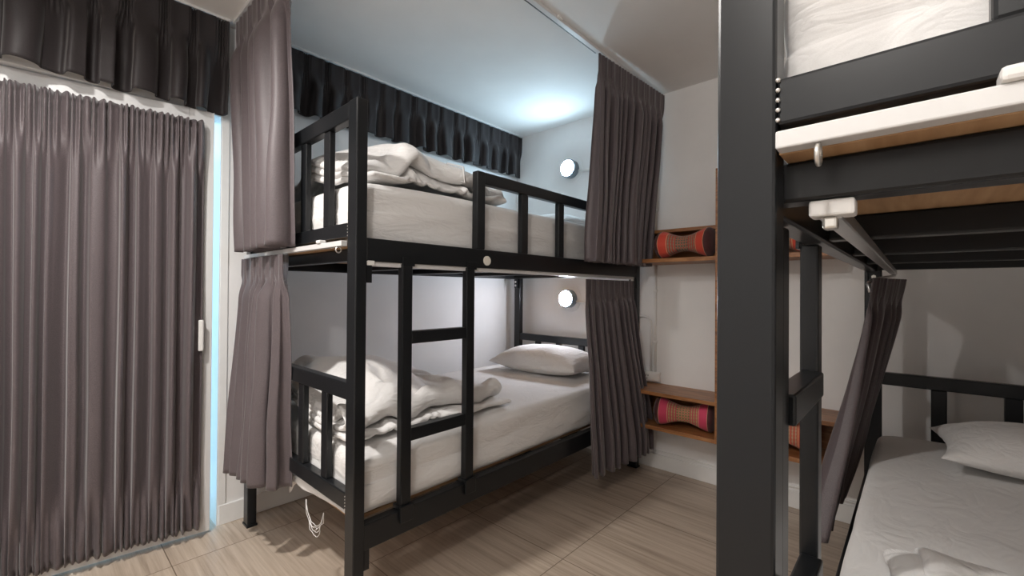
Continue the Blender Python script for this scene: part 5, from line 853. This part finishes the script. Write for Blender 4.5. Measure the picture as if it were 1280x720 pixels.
24,-5,19,17,26,13,16,12,7,6,3,0,-2,-5,-7,-9,-18,-21,-16,-10,11,32,11,-17,13,19,18,3,6,5,3,0,-2,-5,-6,-6,-13,-16,-12,-16,-16,4,40,7,6,13,7,13,3,5,5,4,0,0,-3,-4,-4,-3,-7,-13,-10,-5,-8,
17,23,18,17,11,18,18,7,6,5,3,0,-2,-5,-7,-11,-15,-18,-20,-11,11,30,7,-14,22,17,8,10,6,4,3,0,-2,-4,-5,-5,-8,-12,-14,-15,-16,5,37,14,0,7,14,7,0,4,4,4,0,0,-3,-4,-4,-6,-10,-13,-10,-5,-5,
16,39,16,18,16,14,4,12,5,4,3,0,-2,-5,-7,-10,-17,-18,-21,-11,7,31,4,-8,18,17,16,8,6,4,3,0,-2,-4,-4,-4,-5,-9,-13,-13,-18,4,34,19,4,4,7,-1,9,0,3,3,1,0,-3,-4,-5,-7,-12,-12,-12,-8,-3,
21,23,18,11,21,21,18,5,6,4,3,0,-3,-5,-6,-10,-15,-20,-20,-15,3,30,-2,10,17,16,13,8,6,5,3,0,-2,-4,-3,-4,-7,-16,-17,-13,3,0,27,19,-8,7,12,8,5,1,3,3,1,0,-3,-5,-5,-7,-11,-15,-9,-9,-9,
16,15,16,32,21,16,15,13,4,3,3,0,-2,-6,-6,-12,-15,-18,-10,-20,-9,31,9,14,7,14,15,9,5,6,3,0,-2,-3,-3,-5,-14,-15,-16,-18,-1,8,28,20,-10,6,10,13,7,4,2,2,2,0,-4,-5,-3,-8,-14,-8,-5,-8,-9,
16,8,26,34,17,19,16,9,5,4,2,1,-3,-5,-6,-13,-13,-13,-7,-19,-26,29,30,10,5,12,8,12,5,5,3,0,-2,-3,-3,-7,-10,-15,-17,-14,-21,11,32,21,-7,8,13,11,7,4,3,3,1,0,-4,-4,-4,-11,-5,-6,-8,-9,-12,
34,-7,34,28,17,18,13,9,6,4,2,1,-3,-5,-7,-11,-5,-12,-27,-26,-22,30,39,13,13,9,7,8,5,5,3,0,-2,-3,-4,-8,-9,-12,-15,-13,-31,2,35,25,-4,13,11,9,9,5,3,2,2,-1,-3,-4,-4,-7,-5,-8,-10,-17,-13,
17,25,16,33,19,15,13,10,6,4,2,0,-3,-4,-6,-7,-18,-16,-14,-38,-26,30,45,13,13,16,10,6,5,5,3,0,-1,-3,-4,-7,-11,-13,-15,-11,-34,-10,39,28,1,13,13,11,8,4,4,2,1,-1,-3,-4,-4,-5,-8,-11,-9,-11,-22,
16,18,24,34,18,16,13,10,6,4,2,0,-2,-5,-6,-12,-14,-5,-33,-32,-36,31,44,33,13,5,9,11,5,5,3,0,-1,-3,-4,-7,-10,-14,-16,-10,-34,-22,39,35,5,14,13,11,7,6,3,1,1,0,-3,-4,-5,-7,-7,-6,-8,-17,-20,
16,11,32,33,18,17,12,11,6,4,2,0,-3,-5,-6,-12,-6,-22,-20,-33,-40,30,43,23,18,19,7,7,6,5,2,0,-1,-2,-4,-8,-10,-13,-16,-11,-33,-28,43,32,9,15,12,10,10,5,2,2,1,-1,-3,-4,-5,-3,-5,-9,-23,-21,-21,
29,-3,35,29,19,18,13,10,6,4,2,0,-2,-5,-6,-9,-15,-21,-16,-32,-40,27,41,25,18,15,13,7,6,5,2,1,-2,-2,-4,-7,-10,-14,-17,-10,-28,-35,45,31,10,14,14,11,9,3,3,2,1,0,-4,-4,-3,-7,-12,-13,-9,-25,-23,
16,8,32,33,19,18,13,10,7,4,1,0,-2,-4,-7,-12,-14,-16,-20,-35,-35,27,39,25,15,15,13,12,6,4,3,0,-1,-2,-5,-8,-10,-13,-17,-13,-32,-30,48,27,13,14,14,9,8,7,3,1,1,0,-3,-4,-4,-12,-11,-13,-14,-13,-27,
16,8,31,31,22,17,13,10,7,4,2,-1,-1,-5,-7,-11,-14,-16,-26,-26,-40,30,36,25,18,15,12,10,7,5,2,0,-1,-2,-5,-7,-11,-13,-17,-14,-32,-28,48,26,13,14,13,11,8,6,3,2,0,0,-3,-4,-6,-7,-12,-12,-14,-19,-26,
16,8,28,32,22,17,13,10,7,4,3,0,-3,-4,-8,-11,-14,-17,-21,-33,-33,28,35,23,18,15,13,11,7,4,3,0,-1,-3,-6,-7,-10,-13,-16,-15,-33,-24,48,24,12,14,13,10,8,6,4,2,1,-1,-2,-4,-7,-9,-12,-13,-12,-22,-21,
16,8,25,32,22,18,13,9,8,4,3,0,-2,-5,-7,-12,-14,-17,-25,-24,-38,31,33,22,18,15,14,10,7,5,2,0,-1,-4,-5,-8,-9,-13,-17,-17,-32,-17,48,21,9,15,13,9,8,6,5,2,1,0,-3,-4,-6,-9,-13,-11,-14,-19,-22,
25,9,10,34,21,19,13,10,7,5,2,1,-2,-4,-8,-12,-14,-18,-20,-34,-27,30,30,20,18,16,13,11,8,4,2,0,-1,-4,-6,-7,-10,-12,-19,-18,-30,-11,47,18,7,16,12,10,8,6,4,3,1,0,-3,-3,-6,-11,-8,-16,-18,-16,-15,
16,10,17,31,22,21,12,9,7,5,3,0,-2,-4,-8,-10,-15,-17,-24,-35,-16,30,28,16,18,16,13,12,6,4,2,0,-2,-4,-6,-7,-9,-11,-18,-22,-28,-5,46,10,11,16,12,8,8,6,4,4,0,0,-2,-4,-2,-8,-16,-14,-15,-15,-13,
16,12,14,26,29,14,13,11,7,5,3,0,-2,-4,-9,-9,-12,-24,-23,-32,-8,31,27,13,15,17,15,4,9,4,1,1,-2,-4,-6,-7,-11,-12,-12,-25,-23,-2,44,12,9,11,8,12,7,6,4,3,1,0,-2,-3,-4,-5,-11,-16,-13,-13,-13,
32,10,4,27,15,18,16,9,8,4,3,0,-2,-4,-6,-15,-14,-14,-30,-25,-2,32,26,14,13,13,4,14,6,2,1,1,-2,-4,-5,-7,-10,-15,-15,-13,-26,1,40,0,11,12,15,10,7,7,4,3,0,0,-2,-1,-2,-7,-9,-10,-11,-11,-16,
16,17,17,20,19,17,11,11,7,5,2,-1,-2,-4,-5,-17,-16,-19,-13,-28,5,32,5,9,14,13,14,19,1,4,2,0,-1,-3,-5,-8,-11,-11,-14,-16,-22,4,36,-4,14,14,11,8,10,5,4,3,0,-1,-2,-2,1,-14,-14,-10,-9,0,-14,
16,0,18,20,24,22,12,12,7,4,2,-1,-2,-6,-8,-7,-23,-21,-17,-13,11,32,13,-13,15,11,23,11,0,5,3,1,-1,-3,-4,-8,-13,-12,-16,-16,-15,8,33,-8,11,15,10,13,10,4,3,2,0,-1,-3,-3,-1,-6,-16,-16,-6,6,-9,
16,0,10,21,25,20,14,16,4,4,1,-1,-2,-6,-8,-12,-12,-28,-5,-11,10,31,12,-9,-7,26,18,1,8,5,3,1,-1,-3,-3,-5,-14,-16,-16,-12,-9,8,29,-9,7,13,14,17,6,3,2,2,0,-1,-3,-4,-3,-5,-10,-21,1,1,-3,
26,-2,-3,20,22,22,23,4,8,4,2,-2,-4,-5,-9,-15,-17,-10,-19,4,9,30,4,-20,14,21,3,11,9,4,3,2,0,-3,-5,-5,-8,-16,-19,-5,-10,7,27,-9,4,15,20,9,2,6,2,2,0,-3,-3,-4,-8,-3,-9,-11,-16,8,-2,
16,0,5,19,24,25,5,10,8,6,2,-3,-5,-6,-9,-16,-16,-18,-11,5,13,30,-2,-20,20,11,5,14,8,5,4,4,1,-4,-7,-7,-10,-6,-17,-15,1,2,20,16,-13,24,9,6,1,10,1,4,-1,-5,-5,-4,-6,-12,-6,-9,-16,7,2,
16,0,5,22,26,2,12,14,7,4,5,-4,-6,-7,-10,-17,-17,-16,-7,3,13,31,-8,-17,18,6,14,13,8,6,5,5,2,-4,-9,-8,-15,-7,-5,-14,-8,6,26,20,-14,17,-3,7,13,3,9,2,-4,-6,-5,-5,-7,-12,-11,-7,-14,3,13,
16,7,1,25,1,8,15,14,7,11,-1,-4,-7,-8,-11,-13,-15,-20,-4,1,11,32,-14,-9,8,13,14,12,9,7,6,6,4,-5,-12,-8,-14,-14,-5,-2,-13,5,25,28,-3,-10,1,14,10,5,12,1,-5,-6,-6,-6,-9,-11,-12,-11,-8,1,8,
16,0,17,3,-3,11,17,13,9,16,-6,-3,-8,-8,-12,-16,-18,-12,0,0,9,32,-10,-7,2,13,12,11,10,8,6,7,6,-4,-15,-10,-15,-16,-7,0,-9,5,31,24,-15,-5,4,15,8,13,9,2,-6,-7,-7,-7,-10,-11,-11,-11,-4,3,7,
19,8,-11,0,4,10,15,17,14,15,-7,-7,-6,-8,-14,-19,-12,-2,8,-8,2,30,-3,-5,-2,2,12,12,13,8,6,5,11,-4,-14,-14,-18,-17,-6,-2,-3,4,28,29,-16,-5,2,15,12,12,10,3,-10,-8,-6,-7,-10,-14,-11,-3,8,-3,3,
28,-12,-2,2,0,1,11,18,12,22,-11,-5,-6,-7,-17,-14,-5,9,-8,7,-7,27,1,-3,0,-6,5,12,14,7,5,6,14,-4,-18,-18,-18,-8,-1,9,-4,-7,38,14,-16,-4,0,9,15,15,12,2,-13,-9,-5,-6,-11,-12,-8,3,11,7,-5,
36,-22,0,1,0,-1,1,13,15,26,-13,-4,-10,-2,-18,-6,-2,1,11,-11,1,29,4,-2,-8,-9,3,9,14,5,3,9,17,-8,-24,-17,-13,3,-1,11,-9,-4,41,1,-13,-4,-1,5,12,17,16,4,-15,-11,-5,-4,-11,-11,-4,8,4,17,-2,
39,-25,1,2,-3,0,0,0,14,27,2,-23,-5,0,-14,0,-1,0,2,12,-8,31,6,-16,-10,-3,1,4,11,4,3,13,17,-13,-24,-16,2,0,-1,9,3,-11,40,-10,-7,-6,-1,1,9,14,20,7,-15,-14,-5,-2,-11,-7,-1,3,11,21,0,
28,-14,2,2,-4,1,-1,0,0,23,15,-28,-5,-3,-2,0,0,0,3,-3,16,30,3,-29,-5,-1,0,0,5,3,2,18,16,-18,-26,2,-2,0,0,8,-8,7,39,-13,-9,-10,0,0,2,12,21,11,-15,-16,-6,-1,-8,0,0,0,18,20,6,
16,4,-6,0,-1,0,0,1,0,4,22,-25,-1,0,0,0,0,0,2,5,20,29,-4,-34,-3,-1,0,-1,1,0,0,13,20,-23,-10,-1,-2,0,0,0,-5,23,36,-15,-21,-4,0,0,1,3,21,15,-17,-18,-4,0,1,0,0,1,13,25,4,
))
def drape_points(key):
    nu, nv, seq = DRAPE[key]
    n = (nu + 1) * (nv + 1); cols = []
    for c in range(3):
        out = []
        for i in range(nu + 1):
            acc = 0
            for j in range(nv + 1):
                acc += seq[c * n + i * (nv + 1) + j]; out.append(acc / 1000)
        cols.append(out)
    return nu, nv, [Vector(p) for p in zip(*cols)]

def duvet(key, cx, cy, z, sx, sy, sz, rot, label, thick=0.024, warp=None):
    """a folded duvet: draped layers given thickness, resting on the mattress"""
    nu, nv, P = drape_points(key)
    bm = bmesh.new(); R = Matrix.Rotation(rot, 3, 'Z')
    vs = []
    zb = min(p.z for p in P)
    for p in P:
        q = R @ Vector((p.x * sx, p.y * sy, 0)); q.z = (p.z - zb) * sz + thick / 2 + 0.004
        if warp: q = warp(q)
        vs.append(bm.verts.new(q + Vector((cx, cy, z))))
    for i in range(nu):
        for j in range(nv):
            k = i * (nv + 1) + j
            bm.faces.new((vs[k], vs[k + nv + 1], vs[k + nv + 2], vs[k + 1]))
    o = obj('duvet', bm, 'duvet', origin=(cx, cy, z), smooth=True)
    solid(o, thick, 2)
    return tag(o, label, 'duvet', 'folded white duvets')
dL = duvet('heap', 1.215, 1.97, 0.622, 0.96, 1.10, 1.35, 0.0, 'crumpled white duvet on the lower bunk by the door wall')
dU = duvet('bundle', 1.195, 1.91, 1.612, 0.95, 1.08, 1.30, 0.0, 'folded white duvet heaped on the upper bunk by the door wall')
duvet('heap', 0.96, -0.42, 0.597, 0.80, 1.15, 0.55, 0.0, 'white duvet at the foot of the right foreground bunk')

def ribbon(dv, key, frac, label):
    # a tie tape lying over the front fold of the top layer
    nu, nv, _ = DRAPE[key]
    vs = dv.data.vertices; i = int(nu * frac)
    row = [vs[i * (nv + 1) + j].co.copy() for j in range(nv + 1)]
    zm = max(p.z for p in row) * 0.35
    j = min((k for k in range(4, nv - 3) if row[k].z > zm), key=lambda k: row[k].y)
    pts = []
    for k in range(j - 3, j + 4):
        t = (row[k + 1] - row[k - 1]).normalized(); nrm = Vector((0, t.z, -t.y))
        if nrm.y > 0: nrm = -nrm
        pts.append(row[k] + nrm * 0.016 + Vector((0.012 * math.sin(k * 0.9), 0, 0)) + dv.location)
    bm = bmesh.new(); tube(bm, pts, 0.0045, 8)
    o = obj('tie_tape', bm, 'sheet', dv, smooth=True)
ribbon(dU, 'bundle', 0.66, ''); ribbon(dL, 'heap', 0.74, '')

# ------------------------------------------------------------------ shelf unit on the lamp wall
sh = empty('wall_shelf', (BX - 0.13, 0.82, 0.34), 'teak wall shelf with box compartments between the two bunks', 'shelf')
SF, SB = 2.62, BX - 0.001
def wb(name, boxes, parent=None):
    bm = bmesh.new()
    for q in boxes: box(bm, *q, 0.0015)
    return obj(name, bm, 'wood', parent or sh)
YL, YRR, YM0, YM1 = 1.372, 0.235, 0.812, 0.838
wb('divider', [(SF - 0.004, SB, YM0, YM1, 0.343, 1.905)])
wb('lower_plank', [(SF, SB, YM1, YL, 0.343, 0.366)]); wb('lower_plank', [(SF, SB, YRR, YM0, 0.343, 0.366)])
wb('top_plank', [(SF, SB, YM1, YL, 0.556, 0.578)]); wb('top_plank', [(SF, SB, YRR, YM0, 0.556, 0.578)])
wb('side_panel', [(SF, SB, YL - 0.022, YL, 0.366, 0.556)]); wb('side_panel', [(SF, SB, YRR, YRR + 0.022, 0.366, 0.556)])
wb('back_panel', [(SB - 0.008, SB, YM1, YL - 0.022, 0.366, 0.556)]); wb('back_panel', [(SB - 0.008, SB, YRR + 0.022, YM0, 0.366, 0.556)])
wb('lower_plank', [(SF, SB, YM1, YL, 1.384, 1.408)]); wb('lower_plank', [(SF, SB, YRR, YM0, 1.384, 1.408)])
wb('top_plank', [(SF + 0.15, SB, YM1, YL, 1.584, 1.606)]); wb('top_plank', [(SF + 0.15, SB, YRR, YM0, 1.584, 1.606)])
wb('side_panel', [(SF + 0.15, SB, YL - 0.022, YL, 1.408, 1.584)]); wb('side_panel', [(SF + 0.15, SB, YRR, YRR + 0.022, 1.408, 1.584)])
wb('back_panel', [(SB - 0.008, SB, YM1, YL - 0.022, 1.408, 1.584)]); wb('back_panel', [(SB - 0.008, SB, YRR + 0.022, YM0, 1.408, 1.584)])

def cushion(cx, cy, z, mat, rot, label, roll=0.0, k=1.0):
    bm = bmesh.new(); n, m = 56, 40; Lh = 0.182
    rings = []
    for i in range(n + 1):
        t = i / n * 2 - 1; y = Lh * math.sin(t * PI / 2) if abs(t) > 2 else Lh * t
        at = abs(t)
        r = 0.052 + 0.036 * sstep(0.06, 0.82, at)
        cap = 1.0 if at < 0.80 else math.sqrt(max(0.0, 1 - ((at - 0.80) / 0.20) ** 2.2))
        ring = []
        for q in range(m):
            th = 2 * PI * q / m
            lob = 1 + (0.07 * sstep(0.3, 0.9, at)) * math.cos(4 * th) + 0.02 * nz(math.cos(th) * 2, math.sin(th) * 2, t * 3)
            sq = 1 / max(abs(math.cos(th)), abs(math.sin(th))) ** 0.25
            rr = max(0.004, r * cap) * lob * sq
            ring.append(Vector((rr * math.cos(th) * 0.95, y, rr * math.sin(th) * 0.92)))
        rings.append(ring)
    zmin = min(p.z for r in rings for p in r)
    vs = [[bm.verts.new(p) for p in r] for r in rings]
    for A, Bq in zip(vs, vs[1:]):
        for q in range(m): bm.faces.new((A[q], A[(q + 1) % m], Bq[(q + 1) % m], Bq[q]))
    bm.faces.new(vs[0][::-1]); bm.faces.new(vs[-1])
    o = obj('cushion', bm, mat, smooth=True)
    o.location = (cx, cy, z - zmin * k); o.rotation_euler = (0, roll, rot); o.scale = (k, k, k)
    return tag(o, label, 'cushion', 'woven bolster cushions on the shelf')
cushion(2.715, 1.045, 0.367, 'cushion_pink', 0.18, 'maroon bolster cushion with bright pink bands in the lower left compartment')
cushion(2.685, 1.035, 1.409, 'cushion_red', -0.05, 'maroon bolster cushion with orange red bands on the upper left shelf')
cushion(2.725, 0.54, 0.367, 'cushion_orange', 0.1, 'woven bolster cushion with salmon stripes in the lower right compartment')
cushion(2.685, 0.56, 1.409, 'cushion_red', 0.05, 'red bolster cushion half hidden on the upper right shelf')

# ------------------------------------------------------------------ lamps, socket, conduits
def wall_lamp(y, z, lens, label, cable):
    r = empty('wall_lamp', (BX, y, z), label, 'lamp', 'round reading lamps on the lamp wall')
    bm = bmesh.new(); cyl(bm, (BX, y, z), (BX - 0.004, y, z), 0.105, n=48, bev=0.001); obj('wall_plate', bm, 'wall', r)
    bm = bmesh.new(); cyl(bm, (BX - 0.003, y, z), (BX - 0.066, y, z), 0.072, n=48, bev=0.008); obj('lamp_housing', bm, 'lamp_body', r, smooth=False)
    bm = bmesh.new(); cyl(bm, (BX - 0.060, y, z), (BX - 0.071, y, z), 0.061, n=48, bev=0.005); tag(obj('lamp_lens', bm, lens, r), 'glowing white lens')
    bm = bmesh.new(); tube(bm, [(BX - 0.012, y - 0.065, z - 0.02), (BX - 0.010, y - 0.12, z - 0.028), (BX - 0.010, cable, z - 0.03)], 0.0085); obj('cable_pipe', bm, 'plastic', r, smooth=True)
wall_lamp(2.02, 2.17, 'lamp_upper', 'round wall lamp above the upper bunk, glowing cool white', 1.47)
wall_lamp(2.03, 1.143, 'lamp_lower', 'round wall lamp above the pillow of the lower bunk', 1.47)

so = empty('socket_box', (BX, 1.335, 0.60), 'white surface socket box on the wall above the lower left compartment', 'socket')
bm = bmesh.new(); box(bm, BX - 0.036, BX, 1.275, 1.40, 0.590, 0.655, 0.006); obj('housing', bm, 'plastic', so)
bm = bmesh.new(); box(bm, BX - 0.039, BX - 0.035, 1.285, 1.390, 0.598, 0.647, 0.003); fp = obj('face_plate', bm, 'plastic', so)
bm = bmesh.new()
for y in (1.368, 1.352):
    box(bm, BX - 0.0405, BX - 0.0385, y - 0.002, y + 0.002, 0.624, 0.634); 
box(bm, BX - 0.0405, BX - 0.0385, 1.357, 1.363, 0.607, 0.613)
obj('socket_hole', bm, 'slot', fp)
bm = bmesh.new(); box(bm, BX - 0.043, BX - 0.038, 1.300, 1.325, 0.605, 0.640, 0.002); obj('rocker_switch', bm, 'plastic', fp)
def pipe(pts, label, r=0.009):
    bm = bmesh.new(); tube(bm, pts, r, 12); p0 = pts[0]
    o = obj('conduit_pipe', bm, 'plastic', origin=p0, smooth=True); tag(o, label, 'pipe', 'white conduits above the socket box')
    return o
cx = BX - 0.0095
pa = [(cx, 1.345, 0.654), (cx, 1.345, 0.98)] + [(cx, 1.345 + 0.05 * (1 - math.cos(q)), 0.98 + 0.05 * math.sin(q)) for q in (0.3, 0.6, 0.9, 1.2, 1.5)] + [(cx, 1.50, 1.031)]
pipe(pa, 'white conduit bending left from the socket box towards the bunk post')
p1 = pipe([(cx, 1.315, 0.654), (cx, 1.315, 1.383)], 'straight white conduit from the socket box up to the upper shelf')
p2 = pipe([(cx, 1.315, 1.607), (cx, 1.315, CZ)], 'white conduit rising from the upper shelf to the ceiling')
for p, zs in ((p1, (0.85, 1.2)), (p2, (1.75, 2.1))):
    for z in zs:
        bm = bmesh.new(); box(bm, cx - 0.011, BX - 0.001, 1.302, 1.328, z, z + 0.016, 0.003); obj('pipe_clip', bm, 'plastic', p)

# ------------------------------------------------------------------ light
w = bpy.data.worlds.new('world'); S.world = w; w.use_nodes = True
bg = w.node_tree.nodes['Background']; bg.inputs[0].default_value = (0.42, 0.74, 1.0, 1); bg.inputs[1].default_value = 2.2

def bulb(name, loc, power, col, radius, cone=None):
    l = bpy.data.lights.new(name, 'SPOT' if cone else 'POINT'); l.energy = power; l.color = col; l.shadow_soft_size = radius
    if cone: l.spot_size, l.spot_blend = cone
    o = bpy.data.objects.new(name, l); COL.objects.link(o); o.location = loc
    return o
bulb('ceiling_bulb', (-0.25, 1.58, 2.53), 95, (1.0, 0.96, 0.92), 0.05, (math.radians(166), 0.9))
bulb('ceiling_bulb', (-0.65, 0.10, 2.30), 23, (1.0, 0.95, 0.90), 0.06)

# ------------------------------------------------------------------ camera
f, yaw, pitch, roll = 550.23, *[math.radians(v) for v in (42.528, 0.3878, 0.4245)]
F = Vector((math.cos(yaw), math.sin(yaw), 0)); R_ = Vector((math.sin(yaw), -math.cos(yaw), 0)); U = Vector((0, 0, 1))
f2 = F * math.cos(pitch) + U * math.sin(pitch); u2 = U * math.cos(pitch) - F * math.sin(pitch)
r3 = R_ * math.cos(roll) + u2 * math.sin(roll); u3 = u2 * math.cos(roll) - R_ * math.sin(roll)
cam = bpy.data.cameras.new('camera'); co = bpy.data.objects.new('camera', cam); COL.objects.link(co)
cam.sensor_width = 36; cam.lens = f / 1280 * 36; cam.clip_start = 0.02
mw = Matrix((r3, u3, -f2)).transposed().to_4x4(); mw.translation = (0, 0, H); co.matrix_world = mw
S.camera = co
S.view_settings.view_transform = 'Standard'; S.view_settings.look = 'None'; S.view_settings.gamma = 1.0
S.view_settings.use_curve_mapping = False; S.view_settings.exposure = 0.88
S.cycles.use_denoising = True
S.cycles.max_bounces = 10; S.cycles.diffuse_bounces = 8
S.cycles.caustics_reflective = False; S.cycles.sample_clamp_indirect = 6
